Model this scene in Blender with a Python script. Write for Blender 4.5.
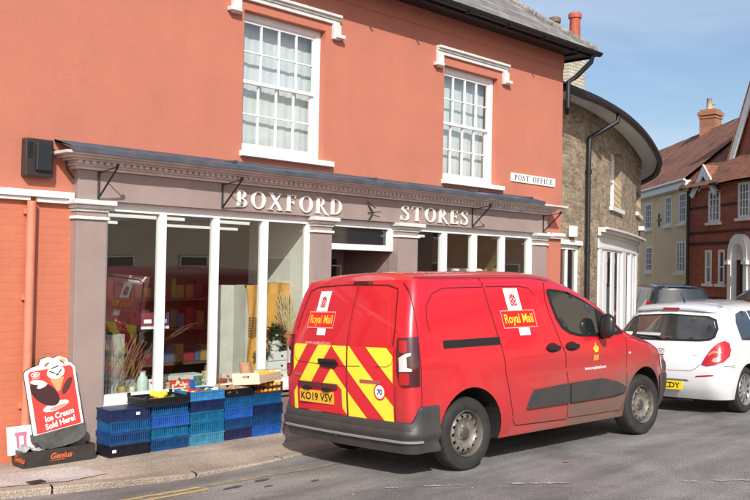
import bpy, bmesh, math, random
from mathutils import Vector, Matrix, Euler
from mathutils.geometry import delaunay_2d_cdt

S = bpy.context.scene
for _o in list(bpy.data.objects):
    bpy.data.objects.remove(_o)
COL = S.collection
PI = math.pi
sin, cos, rad = math.sin, math.cos, math.radians
random.seed(7)

# ------------------------------------------------------------------ camera
cam = bpy.data.cameras.new('camera')
cam.sensor_width = 36.0
cam.lens = 43.2
cam.clip_start = 0.05
cam.clip_end = 3000
cam_o = bpy.data.objects.new('camera', cam)
COL.objects.link(cam_o)
YAW, PITCH, ROLL = .78225, .02217, .01907
_F = Vector((cos(YAW)*cos(PITCH), sin(YAW)*cos(PITCH), sin(PITCH)))
_R = Vector((sin(YAW), -cos(YAW), 0))
_U = _R.cross(_F)
_R2 = _R*cos(ROLL)+_U*sin(ROLL)
_U2 = _U*cos(ROLL)-_R*sin(ROLL)
_M = Matrix((_R2, _U2, -_F)).transposed().to_4x4()
_M.translation = (0, -8.2, 1.64)
cam_o.matrix_world = _M
S.camera = cam_o

# ------------------------------------------------------------------ light
EL = rad(34.5)
SUN = Vector((-.236, -.300, .263)).normalized()          # towards the sun
W = bpy.data.worlds.new('World'); S.world = W; W.use_nodes = True
nt = W.node_tree
for n in list(nt.nodes): nt.nodes.remove(n)
wo = nt.nodes.new('ShaderNodeOutputWorld'); bg = nt.nodes.new('ShaderNodeBackground')
sky = nt.nodes.new('ShaderNodeTexSky'); sky.sky_type = 'NISHITA'; sky.sun_disc = False
sky.sun_elevation = EL
sky.sun_rotation = math.atan2(SUN.x, SUN.y)
sky.air_density = 1.0; sky.dust_density = 2.0; sky.ozone_density = 2.2; sky.altitude = 50
tc = nt.nodes.new('ShaderNodeTexCoord'); mp = nt.nodes.new('ShaderNodeMapping')
mp.inputs['Scale'].default_value = (1.0, 1.0, 4.5); mp.inputs['Rotation'].default_value = (0, .12, .5)
nz = nt.nodes.new('ShaderNodeTexNoise'); nz.inputs['Scale'].default_value = 2.3; nz.inputs['Detail'].default_value = 7
nz.inputs['Distortion'].default_value = .6
rp = nt.nodes.new('ShaderNodeValToRGB'); rp.color_ramp.elements[0].position = .38; rp.color_ramp.elements[1].position = .8
rp.color_ramp.elements[0].color = (0, 0, 0, 1); rp.color_ramp.elements[1].color = (.42, .42, .42, 1)
mx = nt.nodes.new('ShaderNodeMixRGB'); mx.inputs[2].default_value = (7.5, 7.8, 8.2, 1)
nt.links.new(tc.outputs['Generated'], mp.inputs[0]); nt.links.new(mp.outputs[0], nz.inputs['Vector'])
nt.links.new(nz.outputs['Fac'], rp.inputs[0]); nt.links.new(rp.outputs[0], mx.inputs[0])
nt.links.new(sky.outputs[0], mx.inputs[1]); nt.links.new(mx.outputs[0], bg.inputs[0])
bg.inputs[1].default_value = 0.12
nt.links.new(bg.outputs[0], wo.inputs[0])
sl = bpy.data.lights.new('sun', 'SUN'); sl.energy = 4.2; sl.angle = rad(.53); sl.color = (1, .955, .89)
so = bpy.data.objects.new('sun', sl); COL.objects.link(so)
so.rotation_euler = SUN.to_track_quat('Z', 'Y').to_euler()
so.location = (-10, -15, 20)
S.view_settings.view_transform = 'Standard'; S.view_settings.look = 'None'
S.view_settings.gamma = 1; S.view_settings.use_curve_mapping = False
S.view_settings.exposure = 0.25
S.render.engine = 'CYCLES'

# ------------------------------------------------------------------ helpers
OFF = {}

def tag(o, label=None, cat=None, group=None, kind=None):
    if label: o['label'] = label
    if cat: o['category'] = cat
    if group: o['group'] = group
    if kind: o['kind'] = kind
    return o

def thing(name, label, cat, loc=(0, 0, 0), rot=(0, 0, 0), group=None, local=False):
    """An Empty at the thing's base; parts are written in world coordinates unless local."""
    o = bpy.data.objects.new(name, None); COL.objects.link(o)
    o.empty_display_size = .1
    o.location = loc; o.rotation_euler = rot
    OFF[o.name] = Vector((0, 0, 0)) if local else Vector(loc)
    return tag(o, label, cat, group)

def inpoly(p, poly):
    x, y = p; c = False; n = len(poly); j = n-1
    for i in range(n):
        xi, yi = poly[i][0], poly[i][1]; xj, yj = poly[j][0], poly[j][1]
        if (yi > y) != (yj > y) and x < (xj-xi)*(y-yi)/(yj-yi)+xi: c = not c
        j = i
    return c

def region(pieces, grid=None, sub=None):
    """pieces: [(outer,[holes])]; triangulated union. sub = max edge length on the outlines."""
    vs = []; es = []
    def loop(l):
        if sub:
            q = []
            for i in range(len(l)):
                a = Vector(l[i][:2]); b = Vector(l[(i+1) % len(l)][:2]); k = max(1, int((b-a).length/sub+.999))
                q += [a.lerp(b, t/k) for t in range(k)]
            l = q
        s = len(vs)
        for p in l: vs.append(Vector((p[0], p[1])))
        for i in range(len(l)): es.append((s+i, s+(i+1) % len(l)))
    for o, hs in pieces:
        loop(o)
        for h in hs: loop(h)
    def ins(p):
        for o, hs in pieces:
            if inpoly(p, o) and not any(inpoly(p, h) for h in hs): return True
        return False
    if grid:
        x0 = min(v.x for v in vs); x1 = max(v.x for v in vs); y0 = min(v.y for v in vs); y1 = max(v.y for v in vs)
        segs = [(vs[a], vs[b]) for a, b in es]
        nx = int((x1-x0)/grid)+1; ny = int((y1-y0)/grid)+1
        add = []
        for i in range(nx):
            for j in range(ny):
                p = Vector((x0+(i+.5)*grid, y0+(j+.5)*grid))
                if not ins(p): continue
                ok = True
                for a, b in segs:
                    d = b-a; L = d.length_squared
                    t = 0 if L < 1e-12 else max(0, min(1, (p-a).dot(d)/L))
                    if (a+d*t-p).length < grid*.35: ok = False; break
                if ok: add.append(p)
        vs += add
    r = delaunay_2d_cdt(vs, es, [], 0, 1e-6)
    V = r[0]; F = []
    for f in r[2]:
        c = sum((V[i] for i in f), Vector((0, 0)))/len(f)
        if ins(c): F.append(tuple(f))
    return V, F

def circ(cx, cy, r, n=24, ry=None, a0=0, a1=None):
    ry = ry or r
    if a1 is None: return [(cx+r*cos(2*PI*i/n), cy+ry*sin(2*PI*i/n)) for i in range(n)]
    return [(cx+r*cos(a0+(a1-a0)*i/n), cy+ry*sin(a0+(a1-a0)*i/n)) for i in range(n+1)]

def rect(x0, y0, x1, y1): return [(x0, y0), (x1, y0), (x1, y1), (x0, y1)]

def rrect(x0, y0, x1, y1, r, n=5):
    p = []
    for cx, cy, a in ((x1-r, y0+r, -PI/2), (x1-r, y1-r, 0), (x0+r, y1-r, PI/2), (x0+r, y0+r, PI)):
        p += [(cx+r*cos(a+PI/2*i/n), cy+r*sin(a+PI/2*i/n)) for i in range(n+1)]
    return p

class MB:
    def __init__(s): s.v = []; s.f = []; s.uv = {}; s.mi = []; s.cm = 0
    def add(s, vs, fs, uvs=None):
        b = len(s.v); s.v += [Vector(p) for p in vs]
        for f in fs:
            s.f.append(tuple(b+i for i in f)); s.mi.append(s.cm)
        if uvs:
            for i, u in enumerate(uvs): s.uv[b+i] = u
        return s
    def box(s, x0, x1, y0, y1, z0, z1, M=None):
        vs = [(x, y, z) for x in (x0, x1) for y in (y0, y1) for z in (z0, z1)]
        if M: vs = [M @ Vector(v) for v in vs]
        return s.add(vs, [(0, 1, 3, 2), (4, 6, 7, 5), (0, 4, 5, 1), (2, 3, 7, 6), (0, 2, 6, 4), (1, 5, 7, 3)])
    def quad(s, a, b, c, d, uv=None): return s.add([a, b, c, d], [(0, 1, 2, 3)], uv)
    def grid(s, rows, closed=False, uv=None):
        n = len(rows[0]); vs = [p for r in rows for p in r]; fs = []
        for i in range(len(rows)-1):
            for j in range(n if closed else n-1):
                k = (j+1) % n
                fs.append((i*n+j, i*n+k, (i+1)*n+k, (i+1)*n+j))
        return s.add(vs, fs, uv)
    def tube(s, pts, r, n=8, caps=True):
        pts = [Vector(p) for p in pts]; rows = []
        rr = r if isinstance(r, (list, tuple)) else [r]*len(pts)
        up = None
        for i, p in enumerate(pts):
            d = (pts[min(i+1, len(pts)-1)]-pts[max(i-1, 0)]).normalized()
            if up is None:
                up = Vector((0, 0, 1)) if abs(d.z) < .9 else Vector((1, 0, 0))
            a = d.cross(up).normalized(); b = a.cross(d).normalized(); up = b
            rows.append([p+(a*cos(2*PI*k/n)+b*sin(2*PI*k/n))*rr[i] for k in range(n)])
        s.grid(rows, closed=True)
        if caps:
            s.add(rows[0], [tuple(range(n))[::-1]]); s.add(rows[-1], [tuple(range(n))])
        return s
    def lathe(s, prof, c=(0, 0, 0), axis='z', n=24, sx=1, sy=1):
        rows = []
        for r, h in prof:
            row = []
            for k in range(n):
                a = 2*PI*k/n; u, v = r*cos(a)*sx, r*sin(a)*sy
                row.append({'z': (c[0]+u, c[1]+v, c[2]+h), 'y': (c[0]+u, c[1]+h, c[2]+v), 'x': (c[0]+h, c[1]+u, c[2]+v)}[axis])
            rows.append(row)
        return s.grid(rows, closed=True)
    def reg(s, pieces, fn, grid=None, sub=None, thick=None, uv=False):
        """region mapped by fn(u,v,d): front at d=0, optional skirt back to d=-thick"""
        V, F = region(pieces, grid, sub)
        s.add([fn(p.x, p.y, 0) for p in V], F, [(p.x, p.y) for p in V] if uv else None)
        if thick:
            cnt = {}
            for f in F:
                for i in range(len(f)):
                    a, b = f[i], f[(i+1) % len(f)]
                    cnt[(min(a, b), max(a, b))] = cnt.get((min(a, b), max(a, b)), 0)+1
            for (a, b), c in cnt.items():
                if c == 1:
                    s.add([fn(V[a].x, V[a].y, 0), fn(V[b].x, V[b].y, 0), fn(V[b].x, V[b].y, -thick), fn(V[a].x, V[a].y, -thick)], [(0, 1, 2, 3)],
                          [(V[a].x, V[a].y), (V[b].x, V[b].y), (V[b].x, V[b].y-thick), (V[a].x, V[a].y-thick)] if uv else None)
        return s
    def build(s, name, mat, parent=None, smooth=False, bevel=0, merge=0, tagd=None, autos=None, recalc=True):
        off = OFF.get(parent.name, Vector((0, 0, 0))) if parent else Vector((0, 0, 0))
        me = bpy.data.meshes.new(name)
        me.from_pydata([v-off for v in s.v], [], s.f)
        if s.uv:
            ul = me.uv_layers.new(name='UVMap')
            for l in me.loops: ul.data[l.index].uv = s.uv.get(l.vertex_index, (0, 0))
        mats = mat if isinstance(mat, (list, tuple)) else [mat]
        for m in mats: me.materials.append(m)
        if len(mats) > 1:
            for p, i in zip(me.polygons, s.mi): p.material_index = i
        if merge or recalc:
            bm = bmesh.new(); bm.from_mesh(me)
            if merge: bmesh.ops.remove_doubles(bm, verts=bm.verts, dist=merge)
            if recalc: bmesh.ops.recalc_face_normals(bm, faces=bm.faces)
            bm.to_mesh(me); bm.free()
        if smooth:
            for p in me.polygons: p.use_smooth = True
            if autos:
                try: me.set_sharp_from_angle(angle=rad(autos))
                except Exception: pass
        o = bpy.data.objects.new(name, me); COL.objects.link(o)
        if parent:
            o.parent = parent; OFF[o.name] = off
        if bevel:
            m = o.modifiers.new('b', 'BEVEL'); m.width = bevel; m.segments = 2; m.limit_method = 'ANGLE'; m.angle_limit = rad(40)
        return o

def copy_tree(o, parent=None):
    c = o.copy(); COL.objects.link(c); c.parent = parent
    OFF[c.name] = OFF.get(o.name, Vector((0, 0, 0)))
    for ch in list(o.children): copy_tree(ch, c)
    return c

def ip(pts):
    """smooth monotone interpolation through (x,y)"""
    xs = [p[0] for p in pts]; ys = [p[1] for p in pts]; n = len(xs)
    d = [(ys[i+1]-ys[i])/(xs[i+1]-xs[i]) for i in range(n-1)]
    m = [d[0]]+[0 if d[i-1]*d[i] <= 0 else 2*d[i-1]*d[i]/(d[i-1]+d[i]) for i in range(1, n-1)]+[d[-1]]
    def f(x):
        if x <= xs[0]: return ys[0]
        if x >= xs[-1]: return ys[-1]
        k = 0
        while x > xs[k+1]: k += 1
        h = xs[k+1]-xs[k]; t = (x-xs[k])/h
        return (2*t**3-3*t*t+1)*ys[k]+(t**3-2*t*t+t)*h*m[k]+(-2*t**3+3*t*t)*ys[k+1]+(t**3-t*t)*h*m[k+1]
    return f

_tc = {}
def text2d(txt, size=1, bold=0, align='LEFT', shear=0, xs=1):
    key = (txt, size, bold, align, shear, xs)
    if key in _tc: return _tc[key]
    cu = bpy.data.curves.new('t', 'FONT'); cu.body = txt; cu.size = size; cu.align_x = align; cu.offset = bold; cu.shear = shear
    cu.resolution_u = 3
    o = bpy.data.objects.new('t', cu); COL.objects.link(o)
    dg = bpy.context.evaluated_depsgraph_get(); dg.update()
    me = bpy.data.meshes.new_from_object(o.evaluated_get(dg))
    V = [(v.co.x*xs, v.co.y) for v in me.vertices]; F = [tuple(p.vertices) for p in me.polygons]
    bpy.data.meshes.remove(me); bpy.data.objects.remove(o); bpy.data.curves.remove(cu)
    _tc[key] = (V, F); return V, F

def put_text(mb, txt, fn, u, v, size, d=0, rot=0, **k):
    V, F = text2d(txt, size, **k); c, s_ = cos(rot), sin(rot)
    mb.add([fn(u+x*c-y*s_, v+x*s_+y*c, d) for x, y in V], F)

# ------------------------------------------------------------------ materials
MATS = {}
def sr(r, g, b):
    f = lambda c: (c/255/12.92 if c <= 10 else ((c/255+.055)/1.055)**2.4)
    return (f(r), f(g), f(b), 1)

def mat(name, col, rough=.6, metal=0, nscale=0, namt=.15, bump=0, bscale=60, coat=0, spec=None, col2=None, n2=None, emis=None, estr=0, streak=None):
    if name in MATS: return MATS[name]
    m = bpy.data.materials.new(name); m.use_nodes = True; t = m.node_tree; b = t.nodes['Principled BSDF']
    if len(col) == 3: col = (*col, 1)
    b.inputs['Base Color'].default_value = col; b.inputs['Roughness'].default_value = rough; b.inputs['Metallic'].default_value = metal
    if coat: b.inputs['Coat Weight'].default_value = coat; b.inputs['Coat Roughness'].default_value = .06
    if spec is not None: b.inputs['Specular IOR Level'].default_value = spec
    if emis: b.inputs['Emission Color'].default_value = (*emis[:3], 1); b.inputs['Emission Strength'].default_value = estr
    tcn = t.nodes.new('ShaderNodeTexCoord')
    if nscale:
        n = t.nodes.new('ShaderNodeTexNoise'); n.inputs['Scale'].default_value = nscale; n.inputs['Detail'].default_value = 8; n.inputs['Roughness'].default_value = .62
        src = tcn.outputs['Object']
        if streak:
            mpn = t.nodes.new('ShaderNodeMapping'); mpn.inputs['Scale'].default_value = streak; t.links.new(src, mpn.inputs[0]); src = mpn.outputs[0]
        t.links.new(src, n.inputs['Vector'])
        r = t.nodes.new('ShaderNodeValToRGB'); e = r.color_ramp.elements
        e[0].position = .3; e[1].position = .7
        c2 = col2 if col2 else tuple(c*(1-namt*1.6) for c in col[:3])
        hi = tuple(min(1, c*(1+namt)) for c in col[:3])
        e[0].color = (*c2[:3], 1); e[1].color = (*hi, 1) if not col2 else col
        t.links.new(n.outputs['Fac'], r.inputs[0]); t.links.new(r.outputs[0], b.inputs['Base Color'])
        rr = t.nodes.new('ShaderNodeMapRange'); rr.inputs[3].default_value = max(0, rough-.08); rr.inputs[4].default_value = min(1, rough+.08)
        t.links.new(n.outputs['Fac'], rr.inputs[0]); t.links.new(rr.outputs[0], b.inputs['Roughness'])
    if bump:
        n = t.nodes.new('ShaderNodeTexNoise'); n.inputs['Scale'].default_value = bscale; n.inputs['Detail'].default_value = 6
        t.links.new(tcn.outputs['Object'], n.inputs['Vector'])
        bn = t.nodes.new('ShaderNodeBump'); bn.inputs['Strength'].default_value = min(1, bump); bn.inputs['Distance'].default_value = .01
        t.links.new(n.outputs['Fac'], bn.inputs['Height']); t.links.new(bn.outputs[0], b.inputs['Normal'])
    MATS[name] = m; return m

def brickmat(name, c1, c2, mortar, w=.225, h=.075, ms=.012, vary=.35, bump=.6, rough=.85, off=.5, coord='UV', bias=0, third=None, tscale=3.0):
    m = bpy.data.materials.new(name); m.use_nodes = True; t = m.node_tree; b = t.nodes['Principled BSDF']
    N = t.nodes.new; L = t.links.new
    tcn = N('ShaderNodeTexCoord'); src = tcn.outputs[coord]
    if coord == 'Object':
        sp = N('ShaderNodeSeparateXYZ'); cb = N('ShaderNodeCombineXYZ'); L(src, sp.inputs[0]); L(sp.outputs[0], cb.inputs[0]); L(sp.outputs[2], cb.inputs[1]); src = cb.outputs[0]
    wob = N('ShaderNodeTexNoise'); wob.inputs['Scale'].default_value = 5; L(src, wob.inputs['Vector'])
    mm = N('ShaderNodeMixRGB'); mm.blend_type = 'LINEAR_LIGHT'; mm.inputs[0].default_value = .012; L(src, mm.inputs[1]); L(wob.outputs['Color'], mm.inputs[2])
    br = N('ShaderNodeTexBrick'); br.inputs['Scale'].default_value = 1; br.inputs['Brick Width'].default_value = w; br.inputs['Row Height'].default_value = h
    br.inputs['Mortar Size'].default_value = ms; br.inputs['Mortar Smooth'].default_value = .3; br.inputs['Bias'].default_value = bias; br.offset = off
    br.inputs['Color1'].default_value = c1; br.inputs['Color2'].default_value = c2; br.inputs['Mortar'].default_value = mortar
    L(mm.outputs[0], br.inputs['Vector'])
    n = N('ShaderNodeTexNoise'); n.inputs['Scale'].default_value = tscale; n.inputs['Detail'].default_value = 9; n.inputs['Roughness'].default_value = .7; L(src, n.inputs['Vector'])
    mr = N('ShaderNodeMapRange'); mr.inputs[1].default_value = .3; mr.inputs[2].default_value = .7; mr.inputs[3].default_value = 1-vary; mr.inputs[4].default_value = 1+vary*.6; L(n.outputs['Fac'], mr.inputs[0])
    mul = N('ShaderNodeVectorMath'); mul.operation = 'SCALE'; L(br.outputs['Color'], mul.inputs[0]); L(mr.outputs[0], mul.inputs['Scale'])
    out = mul.outputs[0]
    if third:
        n3 = N('ShaderNodeTexNoise'); n3.inputs['Scale'].default_value = 22; n3.inputs['Detail'].default_value = 3; L(src, n3.inputs['Vector'])
        r3 = N('ShaderNodeValToRGB'); r3.color_ramp.elements[0].position = .55; r3.color_ramp.elements[1].position = .68
        L(n3.outputs['Fac'], r3.inputs[0]); m3 = N('ShaderNodeMixRGB'); L(r3.outputs[0], m3.inputs[0]); L(out, m3.inputs[1]); m3.inputs[2].default_value = third; out = m3.outputs[0]
    L(out, b.inputs['Base Color'])
    b.inputs['Roughness'].default_value = rough
    ad = N('ShaderNodeMath'); ad.operation = 'MULTIPLY_ADD'; L(n.outputs['Fac'], ad.inputs[0]); ad.inputs[1].default_value = .35
    iv = N('ShaderNodeMath'); iv.operation = 'SUBTRACT'; iv.inputs[0].default_value = 1; L(br.outputs['Fac'], iv.inputs[1]); L(iv.outputs[0], ad.inputs[2])
    bn = N('ShaderNodeBump'); bn.inputs['Strength'].default_value = bump; bn.inputs['Distance'].default_value = .012; L(ad.outputs[0], bn.inputs['Height']); L(bn.outputs[0], b.inputs['Normal'])
    return m

def glassmat(name, tint=(.9, .95, .93), ior=1.5, rough=0, trans=1.0, boost=0.0):
    m = bpy.data.materials.new(name); m.use_nodes = True; t = m.node_tree; N = t.nodes.new; L = t.links.new
    for n in list(t.nodes): t.nodes.remove(n)
    o = N('ShaderNodeOutputMaterial'); g = N('ShaderNodeBsdfGlossy'); g.inputs['Roughness'].default_value = rough
    tr = N('ShaderNodeBsdfTransparent'); tr.inputs[0].default_value = (*[c*trans for c in tint], 1)
    fr = N('ShaderNodeFresnel'); ge = N('ShaderNodeNewGeometry'); im = N('ShaderNodeMapRange'); im.inputs[3].default_value = ior; im.inputs[4].default_value = 1/ior; L(ge.outputs['Backfacing'], im.inputs[0]); L(im.outputs[0], fr.inputs[0])
    ad = N('ShaderNodeMath'); ad.operation = 'ADD'; ad.inputs[1].default_value = boost; ad.use_clamp = True; L(fr.outputs[0], ad.inputs[0])
    mx_ = N('ShaderNodeMixShader'); L(ad.outputs[0], mx_.inputs[0]); L(tr.outputs[0], mx_.inputs[1]); L(g.outputs[0], mx_.inputs[2]); L(mx_.outputs[0], o.inputs[0])
    nn = N('ShaderNodeTexNoise'); nn.inputs['Scale'].default_value = 1.3
    tcn = N('ShaderNodeTexCoord'); L(tcn.outputs['Object'], nn.inputs['Vector'])
    bn = N('ShaderNodeBump'); bn.inputs['Strength'].default_value = .05; bn.inputs['Distance'].default_value = .02; L(nn.outputs['Fac'], bn.inputs['Height']); L(bn.outputs[0], g.inputs['Normal'])
    return m
# ------------------------------------------------------------------ palette
salmon = mat('salmon_render', (.485, .165, .107), .8, nscale=1.3, namt=.05, bump=.25, bscale=35)
salmon_low = brickmat('orange_painted_brick', (.53, .165, .09, 1), (.52, .16, .087, 1), (.505, .155, .084, 1), vary=.07, bump=.22, rough=.7, coord='Object', ms=.01)
mauve = mat('mauve_paint', (.315, .243, .22), .6, nscale=2.2, namt=.06, bump=.08, bscale=25)
mauve_d = mat('mauve_paint_dull', (.31, .215, .19), .65, nscale=3, namt=.1)
white = mat('white_gloss_paint', (.80, .79, .77), .4, nscale=4, namt=.04)
white_w = mat('weathered_white_paint', (.74, .73, .70), .55, nscale=9, namt=.12, col2=(.55, .53, .5))
cream = mat('cream_paint', (.72, .70, .64), .6, nscale=5, namt=.05)
lead = mat('lead_sheet', (.085, .10, .125), .45, nscale=6, namt=.5, col2=(.05, .06, .075))
black = mat('black_plastic', (.011, .011, .012), .5)
black_iron = mat('black_iron', (.015, .014, .014), .45, nscale=14, namt=.3)
dark = mat('dark_void', (.02, .018, .017), .9)
rubber = mat('tyre_rubber', (.014, .014, .015), .7, nscale=9, namt=.3, col2=(.034, .031, .028))
slate = brickmat('slate_roof', (.20, .18, .165, 1), (.31, .28, .25, 1), (.05, .045, .045, 1), w=.30, h=.19, ms=.008, vary=.4, bump=.5, rough=.55)
clay = brickmat('clay_tile_roof', (.36, .135, .07, 1), (.24, .10, .06, 1), (.05, .025, .02, 1), w=.17, h=.11, ms=.008, vary=.55, bump=.7, rough=.85, tscale=1.1)
gault = brickmat('gault_brick', (.44, .33, .205, 1), (.22, .155, .098, 1), (.33, .29, .235, 1), w=.19, h=.064, ms=.008, vary=.55, bump=.6, third=(.10, .078, .06, 1), tscale=2.6)
paleb = brickmat('pale_brick', (.55, .50, .40, 1), (.48, .42, .33, 1), (.3, .27, .22, 1), coord='Object', bump=.5)
redbrick = brickmat('red_brick', (.47, .125, .06, 1), (.37, .095, .05, 1), (.20, .11, .09, 1), w=.225, h=.075, ms=.008, vary=.3, bump=.5)
glass = glassmat('window_glass', ior=1.52, boost=.09)
glass_up = glassmat('sash_glass', ior=1.52, boost=.16)
glass_dk = mat('dark_window_glass', (.012, .016, .018), .04, spec=.9, coat=1)
curtain = mat('net_curtain', (.74, .76, .78), .9, nscale=3, namt=.05, streak=(9, 1, 1))
GZ = -.195
def weather(m, amt=.16, crack=.94):
    t = m.node_tree; b_ = t.nodes['Principled BSDF']; N = t.nodes.new; L = t.links.new; src = b_.inputs['Base Color'].links[0].from_socket
    tcn = N('ShaderNodeTexCoord'); acc = None
    for sc, rt, lo, hi, a_ in (((2.6, 1, .28), 1.4, .5, .78, amt), ((.55, 1, .8), 2.2, .42, .7, amt*.6), ((7, 1, 9), 1.0, .58, .75, amt*.45)):
        mp_ = N('ShaderNodeMapping'); mp_.inputs['Scale'].default_value = sc; L(tcn.outputs['Object'], mp_.inputs[0])
        n = N('ShaderNodeTexNoise'); n.inputs['Scale'].default_value = rt; n.inputs['Detail'].default_value = 10; n.inputs['Roughness'].default_value = .7; L(mp_.outputs[0], n.inputs['Vector'])
        r = N('ShaderNodeMapRange'); r.inputs[1].default_value = lo; r.inputs[2].default_value = hi; r.inputs[3].default_value = 1; r.inputs[4].default_value = 1-a_; L(n.outputs['Fac'], r.inputs[0])
        if acc is None: acc = r.outputs[0]
        else:
            q = N('ShaderNodeMath'); q.operation = 'MULTIPLY'; L(acc, q.inputs[0]); L(r.outputs[0], q.inputs[1]); acc = q.outputs[0]
    v = N('ShaderNodeTexVoronoi'); v.feature = 'DISTANCE_TO_EDGE'; v.inputs['Scale'].default_value = .9
    w = N('ShaderNodeTexNoise'); w.inputs['Scale'].default_value = 3; w.inputs['Detail'].default_value = 6; L(tcn.outputs['Object'], w.inputs['Vector'])
    mm = N('ShaderNodeMixRGB'); mm.blend_type = 'LINEAR_LIGHT'; mm.inputs[0].default_value = .35; L(tcn.outputs['Object'], mm.inputs[1]); L(w.outputs['Color'], mm.inputs[2]); L(mm.outputs[0], v.inputs['Vector'])
    cr = N('ShaderNodeMapRange'); cr.inputs[1].default_value = 0; cr.inputs[2].default_value = .006; cr.inputs[3].default_value = crack; cr.inputs[4].default_value = 1; L(v.outputs['Distance'], cr.inputs[0])
    q = N('ShaderNodeMath'); q.operation = 'MULTIPLY'; L(acc, q.inputs[0]); L(cr.outputs[0], q.inputs[1]); acc = q.outputs[0]
    s_ = N('ShaderNodeVectorMath'); s_.operation = 'SCALE'; L(src, s_.inputs[0]); L(acc, s_.inputs['Scale']); L(s_.outputs[0], b_.inputs['Base Color'])
weather(salmon, .07); weather(salmon_low, .10); weather(mauve, .12, 1); weather(mauve_d, .3, 1)

# ------------------------------------------------------------------ ground
def vmath(t, *a): return t
def asphalt(name, base, worn=True):
    m = bpy.data.materials.new(name); m.use_nodes = True; t = m.node_tree; b = t.nodes['Principled BSDF']; N = t.nodes.new; L = t.links.new
    tcn = N('ShaderNodeTexCoord'); o = tcn.outputs['Object']
    f = N('ShaderNodeTexNoise'); f.inputs['Scale'].default_value = 130; f.inputs['Detail'].default_value = 5; L(o, f.inputs['Vector'])
    v = N('ShaderNodeTexVoronoi'); v.inputs['Scale'].default_value = 95; L(o, v.inputs['Vector'])
    c = N('ShaderNodeTexNoise'); c.inputs['Scale'].default_value = .8; c.inputs['Detail'].default_value = 9; c.inputs['Roughness'].default_value = .65; c.inputs['Distortion'].default_value = .5; L(o, c.inputs['Vector'])
    mp_ = N('ShaderNodeMapping'); mp_.inputs['Scale'].default_value = (.35, 2.2, 1); mp_.inputs['Rotation'].default_value = (0, 0, .12); L(o, mp_.inputs[0])
    s_ = N('ShaderNodeTexNoise'); s_.inputs['Scale'].default_value = 1.7; s_.inputs['Detail'].default_value = 6; L(mp_.outputs[0], s_.inputs['Vector'])
    def rng(src, a, b_, lo, hi):
        r = N('ShaderNodeMapRange'); r.inputs[1].default_value = a; r.inputs[2].default_value = b_; r.inputs[3].default_value = lo; r.inputs[4].default_value = hi; L(src, r.inputs[0]); return r.outputs[0]
    def mul(x, y):
        q = N('ShaderNodeMath'); q.operation = 'MULTIPLY'; L(x, q.inputs[0]); L(y, q.inputs[1]); return q.outputs[0]
    k = mul(mul(rng(f.outputs['Fac'], .3, .7, .55, 1.5), rng(c.outputs['Fac'], .35, .65, .72, 1.25)), mul(rng(s_.outputs['Fac'], .35, .65, .82, 1.18), rng(v.outputs['Distance'], 0, .6, 1.25, .7)))
    sc = N('ShaderNodeVectorMath'); sc.operation = 'SCALE'; sc.inputs[0].default_value = base; L(k, sc.inputs['Scale']); L(sc.outputs[0], b.inputs['Base Color'])
    b.inputs['Roughness'].default_value = .82
    bn = N('ShaderNodeBump'); bn.inputs['Strength'].default_value = .7; bn.inputs['Distance'].default_value = .008
    ad = N('ShaderNodeMath'); ad.operation = 'ADD'; L(f.outputs['Fac'], ad.inputs[0]); L(v.outputs['Distance'], ad.inputs[1]); L(ad.outputs[0], bn.inputs['Height']); L(bn.outputs[0], b.inputs['Normal'])
    return m
m_road = asphalt('asphalt', (.27, .252, .238))
m_road2 = asphalt('coarse_chippings', (.235, .22, .205))
m_pave = asphalt('pavement_tarmac', (.475, .385, .305))
m_conc = asphalt('pavement_concrete', (.52, .48, .44))
m_kerb = asphalt('kerb_stone', (.42, .34, .27))
m_ground = mat('earth', (.09, .085, .07), .95, nscale=.5, namt=.2)

prof = ip([(-30, -.26), (-14, -.2), (-9, -.075), (-5, -.085), (-3.17, -.127), (-1.3, -.214), (0, -.235), (4, -.235)])
def ss(a, b, x):
    t = max(0, min(1, (x-a)/(b-a))); return t*t*(3-2*t)
def rz(x, y):
    z = prof(y)
    z -= .035*(1-ss(4.2, 5.6, x))*ss(-2.4, -1.2, y)
    z += .026*math.exp(-((x-9.3)/1.6)**2)*ss(-9, -4, y)
    z -= .03*ss(10, 14, x)*ss(-8, -4, y)*(1-ss(-3, -1.5, y))
    z = min(z, -.235+.12*ss(3, 0, y-0)) if y > -.5 else z
    return z
g = MB(); R_ = 1500
g.quad((-R_, -R_, -.45), (R_, -R_, -.45), (R_, R_, -.45), (-R_, R_, -.45)); tag(g.build('ground', m_ground, recalc=False), kind='structure')
xs = [-25, -12, -6, -2]+[i*.25 for i in range(0, 64)]+[16+i for i in range(0, 36)]+[60, 80]
ys = [-15.2, -12, -10]+[-9+i*.25 for i in range(0, 48)]+[3+i for i in range(0, 40)]
g = MB(); g.grid([[(x, y, rz(x, y)) for y in ys] for x in xs]); tag(g.build('road', m_road, smooth=True), kind='structure')

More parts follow.
